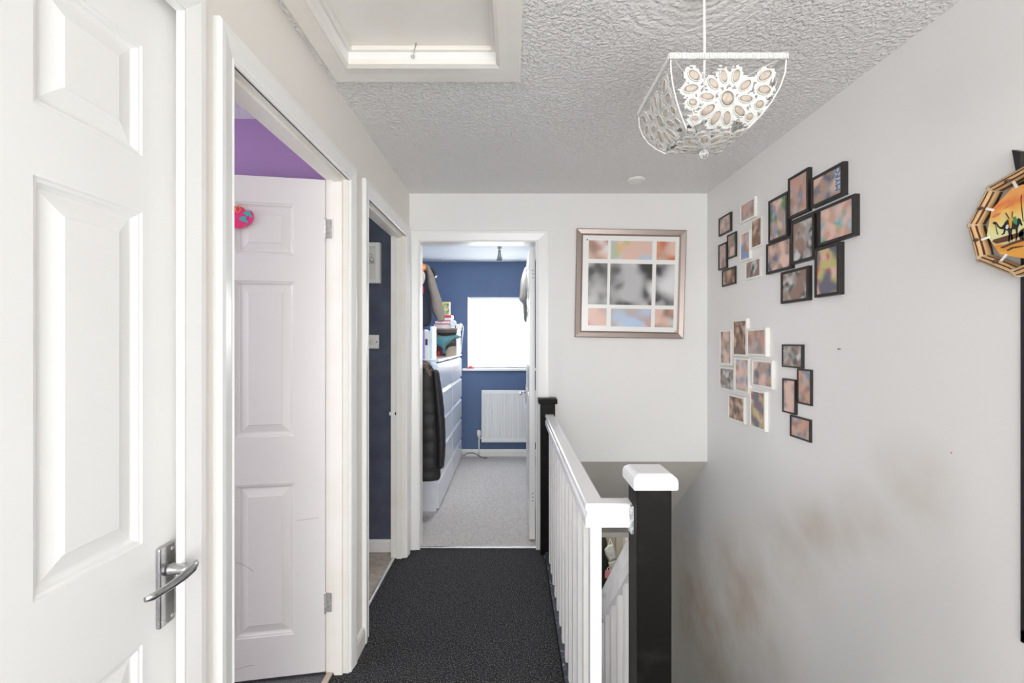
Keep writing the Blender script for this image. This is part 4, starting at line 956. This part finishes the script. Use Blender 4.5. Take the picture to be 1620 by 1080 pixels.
for x in (x0 + 0.1, x1 - 0.1): obj('bracket', B().box(x, x + 0.03, RY + 0.05, BY, z0 + 0.1, z1 - 0.1), 'rad', rd_)
vx = (757.5 - VX) * RY / F
obj('pipe', B().tube([(vx, RY + 0.02, 0.0), (vx, RY + 0.02, 0.235)], 0.0075, 10).tube([(vx, RY + 0.02, 0.225), (x0 + 0.02, RY + 0.02, 0.225)], 0.009, 10), 'rad', rd_, smooth=True)
obj('thermostat_valve', B().lathe([(0.0001, 0), (0.013, 0), (0.015, 0.01), (0.022, 0.02), (0.024, 0.05), (0.021, 0.078), (0.012, 0.086), (0.0001, 0.087)], (vx, RY + 0.02, 0.235), 18), 'plastic', rd_, smooth=True)
tag(obj('black_cable', B().tube([(-0.62, 5.20, 0.06), (-0.59, 5.24, 0.045), (-0.56, 5.27, 0.030), (-0.52, 5.285, 0.055), (-0.46, 5.265, 0.062), (-0.42, 5.25, 0.050), (-0.37, 5.25, 0.02), (-0.33, 5.24, 0.010), (-0.29, 5.23, 0.012)], 0.004, 6), 'dark', smooth=True), 'black cable trailing on carpet by the bedroom skirting', 'cable')

# bedroom ceiling spotlight
sp = thing('ceiling_spotlight', (-0.13, 4.5, BC), 'small grey cone spotlight on the bedroom ceiling', 'lamp')
SM = mat('satin_grey_metal', (0.22, 0.23, 0.25), 0.4, 0.3, var=0.05)
obj('mount', B().lathe([(0.0001, 0), (0.020, 0), (0.020, -0.02), (0.008, -0.024), (0.008, -0.035), (0.0001, -0.036)], (-0.13, 4.5, BC), 20), SM, sp)
obj('spot_head', B().lathe([(0.0001, -0.034), (0.013, -0.034), (0.015, -0.07), (0.030, -0.135), (0.027, -0.135), (0.013, -0.08), (0.0001, -0.08)], (-0.13, 4.5, BC), 24), SM, sp, smooth=True)

# ------------------------------------------------------------------ chests of drawers
CZ = 1.205; CXF = -0.583; CXB = -1.06
def chest(y0, y1, label):
    t = thing('chest_of_drawers', ((CXF + CXB) / 2, (y0 + y1) / 2, 0.004), label, 'chest of drawers', 'tall white chests of drawers')
    obj('side_panel', B().box(CXB, CXF - 0.022, y0, y0 + 0.02, 0.004, CZ - 0.018), 'chest', t, bevel=0.001)
    obj('side_panel', B().box(CXB, CXF - 0.022, y1 - 0.02, y1, 0.004, CZ - 0.018), 'chest', t, bevel=0.001)
    obj('top_board', B().box(CXB, CXF, y0 - 0.002, y1 + 0.002, CZ - 0.018, CZ), 'chest', t, bevel=0.001)
    obj('plinth', B().box(CXB, CXF - 0.03, y0 + 0.02, y1 - 0.02, 0.004, 0.022), 'chest_gap', t)
    obj('inner_carcass', B().box(CXB, CXF - 0.05, y0 + 0.02, y1 - 0.02, 0.022, CZ - 0.018), 'chest_gap', t)
    rows = [0.025, 0.257, 0.489, 0.721, 0.953, CZ - 0.021]
    for i in range(5):
        spans = [(y0 + 0.001, y1 - 0.001)] if i < 4 else [(y0 + 0.001, (y0 + y1) / 2 - 0.002), ((y0 + y1) / 2 + 0.002, y1 - 0.001)]
        for a, c in spans:
            zt = rows[i + 1]; b = B(); prof = [(CXF - 0.021, rows[i] + 0.003), (CXF, rows[i] + 0.003), (CXF, zt - 0.036), (CXF - 0.018, zt - 0.014), (CXF - 0.021, zt - 0.012)]
            b.rings([[(x, a, z) for x, z in prof], [(x, c, z) for x, z in prof]]); obj('drawer', b, 'chest', t)
    return t
chest(3.60, 4.395, 'tall white chest of drawers nearer the bedroom door, black coat on its side')
chest(4.415, 5.21, 'tall white chest of drawers beside the bedroom window wall')

# ------------------------------------------------------------------ things on the chests
def box_thing(name, x0, x1, y0, y1, z0, z1, m, label, cat, group=None, bevel=0.002):
    return tag(obj(name, B().box(x0, x1, y0, y1, z0, z1), m, bevel=bevel), label, cat, group)
def book(px0, px1, py0, py1, y, depth, col, label, group=None, pages=True):
    a = pY(px0, py1, y); c = pY(px1, py0, y)
    t = thing('book', ((a.x + c.x) / 2, y, a.z), label, 'book', group)
    cm = mat('book_cover', col, 0.4, var=0.15, vscale=25)
    obj('cover', B().box(a.x, a.x + 0.002, y, y + depth, a.z, c.z).box(c.x - 0.002, c.x, y, y + depth, a.z, c.z).box(a.x + 0.002, c.x - 0.002, y, y + 0.002, a.z, c.z), cm, t)
    obj('pages', B().box(a.x + 0.002, c.x - 0.002, y + 0.002, y + depth - 0.004, a.z + 0.002, c.z - 0.003), 'mount', t)
    return t
yb = 3.72
zt_ = CZ
def topbook(px0, px1, ptop, y, col, label, dep=0.18):
    x0_ = (px0 - VX) * y / F; x1_ = (px1 - VX) * y / F; z1_ = EYE + (VY - ptop) * y / F
    t = thing('book', ((x0_ + x1_) / 2, y, CZ), label, 'book', 'books standing on the nearer chest')
    cm = mat('book_cover', col, 0.4, col2=tuple(min(1, c * 0.6 + 0.2) for c in col), vscale=18)
    obj('cover', B().box(x0_, x0_ + 0.002, y, y + dep, CZ, z1_).box(x1_ - 0.002, x1_, y, y + dep, CZ, z1_).box(x0_ + 0.002, x1_ - 0.002, y, y + 0.002, CZ, z1_), cm, t)
    obj('pages', B().box(x0_ + 0.002, x1_ - 0.002, y + 0.002, y + dep - 0.004, CZ + 0.002, z1_ - 0.003), 'mount', t)
    return t
topbook(662, 667.5, 522, 3.74, (0.8, 0.78, 0.8), 'pale book hidden by the door jamb at left end of row')
topbook(667.8, 671.5, 521, 3.74, (0.30, 0.22, 0.55), 'thin purple book at left of the row on the chest')
bk = topbook(671.8, 680.5, 523, 3.74, (0.72, 0.76, 0.74), 'grey green puzzle book with dark label on the chest')
p = pY(674.5, 541, 3.738); obj('label_patch', B().box(p.x - 0.008, p.x + 0.010, 3.7375, 3.740, p.z - 0.025, p.z + 0.025), mat('dark_violet_print', (0.05, 0.04, 0.15), 0.4, var=0.3), bk)
topbook(680.8, 684.5, 516, 3.74, (0.62, 0.78, 0.85), 'pale blue white book at right of the row on the chest')
# desktop shelf riser
ri = thing('shelf_riser', (-0.77, 4.6, CZ), 'small brown topped shelf riser standing on the far white chest', 'shelf')
yr = 4.50
xa, xb = (684 - VX) * yr / F, (723 - VX) * yr / F; zt1 = EYE + (VY - 518) * yr / F; zt0 = EYE + (VY - 527) * yr / F
GB = mat('grey_brown_wood', (0.10, 0.085, 0.08), 0.5, var=0.2, vscale=20, stretch=(1, 8, 8)); GE = mat('pale_wood_board', (0.42, 0.36, 0.30), 0.5, var=0.15)
obj('shelf_board', B().box(xa, xb, yr, yr + 0.3, zt0 + 0.004, zt1 - 0.02), GB, ri, bevel=0.002)
obj('shelf_top', B().box(xa - 0.006, xb + 0.01, yr - 0.004, yr + 0.3, zt1 - 0.02, zt1 - 0.006), GE, ri, bevel=0.002)
for xx in (xa + 0.0, xb - 0.010): obj('riser_leg', B().box(xx, xx + 0.012, yr + 0.005, yr + 0.3, CZ, zt0 + 0.004), 'chest', ri)
obj('back_board', B().box(xa + 0.012, xb - 0.01, yr + 0.29, yr + 0.3, CZ, zt0 + 0.004), GE, ri)
ztop = zt1 - 0.006
# stacked boxes/books on the riser
BB = [(686, 716, 0.036, (0.78, 0.70, 0.70), 'pale pink book at the bottom of the stack on the riser'),
      (687, 715, 0.012, (0.60, 0.10, 0.14), 'thin red book second in the stack on the riser'),
      (688, 714, 0.020, (0.80, 0.78, 0.80), 'white book third in the stack on the riser'),
      (690, 714, 0.012, (0.62, 0.12, 0.16), 'thin crimson book fourth in the stack on the riser'),
      (691, 713, 0.022, (0.74, 0.76, 0.84), 'pale blue book fifth in the stack on the riser'),
      (692, 714, 0.028, (0.60, 0.06, 0.05), 'thick red box on top of the book stack')]
z = ztop
for a_, c_, h, col, lab in BB:
    x0_, x1_ = (a_ - VX) * yr / F, (c_ - VX) * yr / F
    t = thing('book', ((x0_ + x1_) / 2, yr + 0.1, z), lab, 'book', 'books stacked on the shelf riser')
    cm = mat('stacked_book_cover', col, 0.4, var=0.12, vscale=20)
    obj('cover', B().box(x0_, x1_, yr + 0.01, yr + 0.2, z, z + 0.002).box(x0_, x1_, yr + 0.01, yr + 0.2, z + h - 0.002, z + h).box(x0_, x1_, yr + 0.01, yr + 0.012, z + 0.002, z + h - 0.002), cm, t)
    obj('pages', B().box(x0_ + 0.002, x1_ - 0.003, yr + 0.012, yr + 0.197, z + 0.002, z + h - 0.002), 'mount', t)
    z += h
# small framed picture on the top
x0_, x1_ = (699 - VX) * yr / F, (711.5 - VX) * yr / F; zz1 = EYE + (VY - 477) * yr / F
t = thing('picture_card', ((x0_ + x1_) / 2, yr + 0.05, z), 'small colourful framed picture standing on top of book stack', 'picture')
obj('frame', B().box(x0_, x1_, yr + 0.04, yr + 0.055, z, zz1), 'frame_white', t, bevel=0.001)
obj('picture', B().box(x0_ + 0.006, x1_ - 0.010, yr + 0.038, yr + 0.041, z + 0.008, zz1 - 0.016), photo_mat([(0.6, 0.3, 0.05), (0.15, 0.35, 0.55), (0.65, 0.75, 0.75), (0.1, 0.1, 0.25), (0.5, 0.6, 0.1)], 4.4, 5), t)
obj('yellow_band', B().box(x0_ + 0.006, x1_ - 0.010, yr + 0.038, yr + 0.041, zz1 - 0.016, zz1 - 0.004), mat('yellow_green_print', (0.62, 0.66, 0.08), 0.4, var=0.2), t)
# round clock speaker
c_ = pY(716.5, 511, yr - 0.02)
t = thing('round_clock', c_, 'round white clock beside the book stack on the riser', 'clock')
obj('body', B().lathe([(0.0001, 0.03), (0.028, 0.03), (0.033, 0.02), (0.033, 0.004), (0.029, -0.002), (0.0001, -0.002)], c_, 28, 'Y'), 'plastic', t, smooth=True)
obj('face', B().lathe([(0.0001, -0.001), (0.024, -0.001), (0.024, -0.004), (0.0001, -0.004)], c_, 28, 'Y'), mat('pale_blue_clock_face', (0.68, 0.78, 0.88), 0.3, var=0.05), t)
obj('foot', B().box(c_.x - 0.018, c_.x + 0.018, c_.y, c_.y + 0.025, ztop, c_.z - 0.025), 'plastic', t)
xe = xb
t = thing('plug_adaptor', (xe, yr, ztop), 'white plug block with cable at right end of the riser', 'adaptor')
xp0 = (721 - VX) * yr / F
obj('block', B().box(xp0, xp0 + 0.05, yr + 0.02, yr + 0.06, ztop, ztop + 0.042), 'plastic', t, bevel=0.003)
pts = [pY(px, py, yr + 0.04) for px, py in ((728, 511), (731, 513), (733, 518), (732.5, 526), (731, 537), (730, 548), (729.5, 556), (729, 558.5))]
obj('cable', B().tube(pts, 0.0045, 6), 'plastic', t, smooth=True)
# cardboard box under riser
xk0, xk1 = (705 - VX) * 4.56 / F, (724 - VX) * 4.56 / F
bx = obj('wooden_toy_box', B().prism([(xk0, 0), (xk1 - 0.004, 0), (xk1, 0.085), (xk1 - 0.03, 0.10), (xk0 + 0.03, 0.085), (xk0, 0.05)], lambda a, z: (a, 4.56, CZ + z), lambda a, z: (a, 4.66, CZ + z)), mat('pale_beige_card', (0.72, 0.60, 0.45), 0.6, var=0.1), bevel=0.003)
tag(bx, 'pale beige card box behind the toy dinosaur', 'box')
box_thing('red_toy_block', (686 - VX) * 4.46 / F, (696 - VX) * 4.46 / F, 4.44, 4.49, CZ, CZ + 0.05, mat('dark_red_plastic', (0.55, 0.03, 0.03), 0.35, var=0.3, vscale=40), 'dark red toy under the belly of the dinosaur', 'toy', bevel=0.006)
box_thing('dark_red_book', (690 - VX) * 4.7 / F, (704 - VX) * 4.7 / F, 4.7, 4.76, CZ, CZ + 0.185, mat('maroon_cover', (0.18, 0.03, 0.04), 0.5, var=0.2), 'maroon book standing at the back under the riser', 'book')
# dinosaur toy (one continuous body)
def skin(name, pts, edges, radii, m, parent=None, sub=2):
    me = bpy.data.meshes.new(name); me.from_pydata([tuple(p) for p in pts], edges, [])
    o = bpy.data.objects.new(name, me); C.objects.link(o)
    sk = o.modifiers.new('skin', 'SKIN'); sk.use_smooth_shade = True
    lay = me.skin_vertices[0] if len(me.skin_vertices) else None
    if lay is None:
        bpy.context.view_layer.objects.active = o; lay = me.skin_vertices[0]
    for i, r in enumerate(radii):
        lay.data[i].radius = (r, r) if not isinstance(r, tuple) else r
    lay.data[0].use_root = True
    sb = o.modifiers.new('sub', 'SUBSURF'); sb.levels = sub; sb.render_levels = sub
    me.materials.append(m)
    if parent: o.parent = parent; o.matrix_parent_inverse = world(parent).inverted()
    return o
yd = 4.40
DT = mat('teal_dinosaur_skin', (0.03, 0.19, 0.26), 0.5, col2=(0.12, 0.17, 0.10), vscale=18, lo=0.3, hi=0.55, bump=0.5, bscale=60)
dn = thing('toy_dinosaur', (-0.62, yd, CZ), 'teal toy dinosaur with open jaws standing on the far chest', 'toy')
def dp(px, py, dy=0.0): return pY(px, py, yd + dy)
foot = 557.5
P_ = [dp(697, 539), dp(707, 538.5), dp(714, 535), dp(719, 531.5), dp(725, 530.5), dp(730, 532.5),      # 0-5 body, neck, head
      dp(690, 536.5), dp(684, 533), dp(677, 529),                                                   # 6-8 tail
      dp(701, 547, -0.03), dp(703, 552, -0.03), dp(701, foot, -0.03), dp(705, foot + .3, -0.03),  # 9-12 near leg
      dp(701, 547, 0.03), dp(704, 552, 0.03), dp(702, foot, 0.03), dp(706, foot, 0.03),
      dp(715, 540, -0.015), dp(718, 542, -0.015), dp(726, 536), dp(723.5, 534.5)]
E_ = [(0, 1), (1, 2), (2, 3), (3, 4), (4, 5), (0, 6), (6, 7), (7, 8), (0, 9), (9, 10), (10, 11), (11, 12), (0, 13), (13, 14), (14, 15), (15, 16), (2, 17), (17, 18), (4, 20), (20, 19)]
RD = [.058, .040, .026, .020, .022, .012, .050, .036, .020, .022, .013, .010, .008, .022, .013, .010, .008, .008, .005, .006, .008]
skin('body', P_, E_, RD, DT, dn)
obj('tooth_row', B().tube([dp(726.5, 534), dp(730, 534.5)], 0.004, 6), mat('orange_mouth', (0.65, 0.25, 0.12), 0.5, var=0.1), dn)
obj('eye', B().lathe([(0.0001, -0.004), (0.004, -0.002), (0.004, 0.002), (0.0001, 0.004)], dp(724.5, 529.8, -0.018), 10, 'Y'), 'dark', dn, smooth=True)

# ------------------------------------------------------------------ hanging clothes
def cloth(name, rings, m, parent, fold=0.012, nf=7, seed=0, sub=1, n=28):
    # rings: (cx,cy,z,rx,ry) from top to bottom; folds grow downwards
    b = B(); rs = []
    k = len(rings)
    for i, (cx_, cy_, z_, rx, ry) in enumerate(rings):
        g = i / max(1, k - 1); rg = []
        for q in range(n):
            a = 2 * PI * q / n
            f = 1 + fold / max(rx, 0.02) * g * math.sin(nf * a + seed + 1.3 * math.sin(a + i * 0.3))
            nz = noise.noise(Vector((math.cos(a) * 2 + seed, math.sin(a) * 2, z_ * 6))) * 0.06
            rg.append((cx_ + rx * math.cos(a) * (f + nz), cy_ + ry * math.sin(a) * (f + nz), z_))
        rs.append(rg)
    b.rings(rs); return obj(name, b, m, parent, smooth=True, sub=sub)
PUF = mat('black_quilted_nylon', (0.026, 0.023, 0.023), 0.52, bump=0.3, bscale=30, bdist=0.006, var=0.3, vscale=20)
ct = thing('puffer_coat', (-0.70, 3.5, 1.15), 'black quilted puffer coat with fur trimmed hood hanging on chest side', 'coat')
yc = 3.455
def rowc(py, pxl, pxr, ry, puff=0):
    l = pY(pxl, py, yc); r = pY(pxr, py, yc); return ((l.x + r.x) / 2, yc, l.z, (r.x - l.x) / 2 + puff, ry + puff)
# quilted tube rings: body
body = [rowc(577, 655, 684, .035), rowc(590, 648, 690, .055)]
for i, (a, c, r_) in enumerate(((603, 618, 692), (620, 636, 694.5), (638, 655, 695.5), (657, 675, 696.5), (677, 697, 697), (699, 720, 697), (722, 743, 697), (745, 758, 696.5))):
    body += [rowc(a, 644, r_ - 1, .055), rowc((a + c) / 2, 643, r_ + 0.4, .062), rowc(c, 644, r_ - 1, .056)]
body.append(rowc(760, 648, 694, .03))
cloth('body', body, PUF, ct, fold=0.004, nf=5, sub=1)
slv = []
for i in range(27):
    py = 584 + i * (741 - 584) / 26; g = i / 26
    cxp = 689 + 9.5 * math.sin(min(1, g * 1.15) * PI / 2) - 1.2 * max(0, g - .8) * 5
    seg = 1 + 0.09 * abs(math.sin(i * PI / 3))
    c_ = pY(cxp, py, yc - 0.03); slv.append((c_.x, c_.y, c_.z, (0.022 + 0.012 * math.sin(g * PI)) * seg, 0.045 * seg))
cloth('sleeve', slv, PUF, ct, fold=0.001, nf=4, sub=1, n=20)
hood = [rowc(570, 662, 672, .02), rowc(573, 657, 680, .05), rowc(579, 655, 684, .06), rowc(588, 656, 686, .05)]
cloth('hood', hood, PUF, ct, fold=0.002)
b = B(); FUR = mat('beige_faux_fur', (0.60, 0.48, 0.36), 0.9, col2=(0.25, 0.18, 0.12), vscale=60)
random.seed(3)
for i in range(420):
    t = random.random(); c_ = pY(664 + 16 * t, 571 + 22 * t * t + random.uniform(-2.5, 2.5), yc - 0.06)
    d = Vector((random.uniform(-.6, 1), random.uniform(-1, .1), random.uniform(-1, .7))).normalized() * random.uniform(0.012, 0.028)
    s_ = Vector((random.uniform(-1, 1), random.uniform(-1, 1), random.uniform(-1, 1))).normalized() * 0.0022
    b.rings([[c_ - s_, c_ + s_, c_ + s_.cross(d).normalized() * 0.003], [c_ + d - s_ * .1, c_ + d + s_ * .1, c_ + d + s_.cross(d).normalized() * 0.0002]])
o = obj('fur_trim', b, FUR, ct, label='beige fur trim'); o['kind'] = 'stuff'
obj('hanging_loop', B().tube([(-0.70, 3.55, 1.16), (-0.70, 3.585, 1.185), (-0.70, 3.60, 1.19)], 0.004, 6), 'dark', ct)
# pale blue shirt behind the coat
sh = thing('pale_blue_jacket', (-0.60, 3.55, 1.15), 'shiny pale blue jacket hanging behind the black coat', 'jacket')
SHI = mat('shiny_pale_blue_satin', (0.55, 0.66, 0.85), 0.3, var=0.2, vscale=14, bump=0.3, bscale=20, bdist=0.01)
def rows2(py, a, c, y, ry): l = pY(a, py, y); r = pY(c, py, y); return ((l.x + r.x) / 2, y, l.z, (r.x - l.x) / 2, ry)
cloth('body', [rows2(572, 679, 686, 3.578, .015), rows2(580, 676, 692, 3.578, .025), rows2(600, 672, 698, 3.578, .028), rows2(625, 670, 702, 3.578, .030), rows2(650, 672, 704.5, 3.578, .028), rows2(672, 680, 703, 3.578, .02)], SHI, sh, fold=0.006, nf=6, seed=2)
# taupe hoodie on a peg above the riser
HD = mat('taupe_knit', (0.23, 0.20, 0.17), 0.85, bump=0.6, bscale=120, bdist=0.003, var=0.12, vscale=25)
hd = thing('taupe_hoodie', (-0.80, 4.2, 2.05), 'taupe hooded top with a long sleeve dangling over the shelf riser', 'hoodie')
yh = 4.20
cloth('sleeve', [rows2(421, 674, 678, yh, .02), rows2(427, 674.5, 683, yh, .035), rows2(440, 676, 687.5, yh, .04), rows2(452, 676, 691, yh, .045), rows2(458, 678, 693, yh, .045), rows2(468, 681.5, 696, yh, .045), rows2(480, 682, 700, yh, .045), rows2(492, 683, 703, yh, .04), rows2(500, 688, 703.5, yh, .035), rows2(506, 692, 703, yh, .03), rows2(509, 693, 702, yh, .02)], HD, hd, fold=0.003, nf=3, seed=1)
cloth('collar', [rows2(417, 668, 673, yh + .02, .02), rows2(420, 668, 680, yh + .02, .03), rows2(425, 670, 681, yh + .01, .03), rows2(430, 674, 682, yh, .03)], HD, hd, fold=0.001)
dk = thing('navy_hanging_jacket', (-0.84, 4.3, 2.0), 'dark slate jacket hanging behind the taupe sleeve in bedroom', 'jacket')
cloth('body', [rows2(418, 655, 668, 4.34, .02), rows2(421, 650, 674, 4.34, .04), rows2(430, 648, 681, 4.34, .05), rows2(452, 647, 683, 4.34, .05), rows2(480, 647, 683.5, 4.34, .05), rows2(505, 648, 683, 4.34, .05), rows2(518, 650, 681, 4.34, .04)], mat('dark_slate_cloth', (0.055, 0.06, 0.09), 0.8, var=0.15, vscale=30), dk, fold=0.006, nf=6, seed=4)
cp = thing('baseball_cap', (-0.72, 4.25, 1.98), 'black cap with white badge hanging behind the taupe sleeve', 'cap')
cloth('crown', [rows2(424, 680, 683, 4.44, .01), rows2(427, 679, 687, 4.44, .04), rows2(431, 680, 690, 4.44, .05), rows2(435, 683, 691, 4.44, .05), rows2(437, 686, 691, 4.44, .04)], 'dark', cp, fold=0.0005)
obj('glint', B().prism([(687.5, 439), (689, 436), (692, 435.5), (690.5, 439.5)], lambda a, z: pY(a, z, 4.36), lambda a, z: pY(a, z, 4.375)), 'mount', cp)  # white glint built as a solid white piece
hk = thing('wall_peg', (-0.835, 4.15, 2.03), 'orange round knob in front of the hanging clothes', 'peg')
obj('knob', B().lathe([(0.0001, 0.02), (0.02, 0.02), (0.038, 0.008), (0.040, -0.004), (0.028, -0.016), (0.0001, -0.02)], pY(667, 423, 4.12), 20, 'Y'), mat('orange_plastic', (0.85, 0.25, 0.04), 0.35, var=0.1), hk, smooth=True)
# overhead rail carrying these garments
rl = thing('clothes_rail', (-0.80, 4.4, 2.10), 'grey rail high on the bedroom wall carrying the hanging clothes', 'rail')
obj('rail', B().tube([(-1.08, 4.2, 2.075), (-0.845, 4.2, 2.075)], 0.010, 10), SM, rl)
obj('rail', B().tube([(-1.08, 4.34, 2.075), (-0.845, 4.34, 2.075)], 0.010, 10), SM, rl)
gs = thing('striped_scarf', (-0.84, 4.05, 1.9), 'narrow beige and red scarf hanging by the bedroom door jamb', 'scarf')
cloth('upper', [rows2(428, 664, 670, 4.05, .012), rows2(436, 664, 674, 4.05, .015), rows2(446, 664, 671, 4.05, .015), rows2(450, 664, 669.5, 4.05, .012)], mat('beige_wool', (0.5, 0.44, 0.38), 0.9, var=0.2), gs, fold=0.001)
cloth('lower', [rows2(450, 664, 670, 4.05, .010), rows2(460, 664, 670.5, 4.05, .012), rows2(466, 664, 670, 4.05, .010)], mat('red_wool', (0.5, 0.04, 0.08), 0.9, var=0.2), gs, fold=0.001)
# clothes on the back of the bedroom door
dc = thing('grey_dressing_gown', (0.08, 3.45, 1.9), 'pale grey garment hanging on the open bedroom door', 'dressing gown')
cloth('body', [(0.104, 3.56, 1.93, 0.006, .02), (0.098, 3.55, 1.90, 0.014, .05), (0.086, 3.50, 1.83, 0.022, .09), (0.082, 3.47, 1.76, 0.024, .10), (0.084, 3.47, 1.70, 0.027, .11), (0.076, 3.46, 1.655, 0.030, .11), (0.092, 3.47, 1.645, 0.016, .09), (0.097, 3.49, 1.60, 0.013, .07), (0.095, 3.49, 1.54, 0.014, .06), (0.100, 3.50, 1.49, 0.008, .04)], mat('pale_grey_towelling', (0.36, 0.35, 0.33), 0.9, bump=0.7, bscale=90, bdist=0.004, var=0.1), dc, fold=0.004, nf=5)

# ------------------------------------------------------------------ hall below: coats and bags glimpsed under the handrail
hc = thing('hanging_black_coat', (1.0, 5.2, -1.3), 'black coat hanging in the hall below, seen under the banister', 'coat')
yh2 = 5.12
cloth('body', [rows2(846, 945, 955, yh2, .02), rows2(852, 940, 961, yh2, .06), rows2(870, 935, 960, yh2, .07), rows2(900, 934, 965, yh2, .08), rows2(940, 934, 966, yh2, .08), rows2(960, 936, 964, yh2, .07)], 'dark', hc, fold=0.006, nf=6)
wb = thing('white_paper_bag', (1.1, 5.0, -1.1), 'crumpled white bag hanging in the hall below', 'bag')
WB = mat('white_crinkled_paper', (0.55, 0.55, 0.51), 0.6, bump=0.8, bscale=15, bdist=0.02, var=0.15)
for q in ([(956, 869), (962, 861.5), (970, 860), (974, 872), (975.5, 884), (965, 890), (959, 880)], [(962, 889), (974, 885), (979, 896), (977, 911), (966, 907)]):
    cx_ = sum(a for a, c in q) / len(q); cy_ = sum(c for a, c in q) / len(q)
    b = B(); b.rings([[pY(cx_ + (a - cx_) * k, cy_ + (c - cy_) * k, y) for a, c in q] for k, y in ((0.75, 4.91), (1, 4.94), (0.95, 4.97), (0.7, 4.99))]); obj('bag_body', b, WB, wb, bevel=0.003)
obj('handle', B().tube([pY(963, 861, 4.95), pY(965, 852, 4.97), pY(969, 861, 4.95)], 0.004, 6), 'plastic', wb)
pk = thing('pink_spotted_bag', (1.1, 4.9, -1.3), 'small pink bag with red dots in the hall below', 'bag')
b = B(); q = [(957, 903), (960, 900.5), (970, 903), (968, 917), (957, 914)]
b.rings([[pY(x, y, 4.86) for x, y in q], [pY(x, y, 4.90) for x, y in q]]); obj('bag_body', b, mat('pink_spotted_fabric', (0.70, 0.28, 0.30), 0.7, col2=(0.45, 0.04, 0.05), vscale=45, lo=0.36, hi=0.42), pk, bevel=0.004)
obj('handle', B().tube([pY(960, 901, 4.88), pY(963, 896, 4.88), pY(966, 902, 4.88)], 0.003, 6), 'plastic', pk)
p0 = pY(974.5, 840, 5.24); p1 = pY(985.5, 840, 5.24)
struct('trim_6', B().box(p0.x, p1.x, 5.22, 5.3, -2.55, -0.30), mat('cream_gloss', (0.55, 0.52, 0.42), 0.4, var=0.04), 'cream door frame upright in the hall below', bevel=0.004)
ch = thing('hanging_chain', (1.24, 4.9, -0.9), 'pale chain hanging by the hall door frame below', 'chain')
for i in range(7):
    c_ = pY(986 + i * 1.5, 842 + i * 3.4, 4.7); a = R(65); rr = []
    for q in range(12):
        t = 2 * PI * q / 12; u, v = 0.016 * math.cos(t), 0.008 * math.sin(t)
        rr.append(c_ + Vector((u * math.cos(a) - v * math.sin(a), 0, -(u * math.sin(a) + v * math.cos(a)))))
    obj('link', B().tube(rr, 0.0025, 5, closed=True), 'plastic', ch)
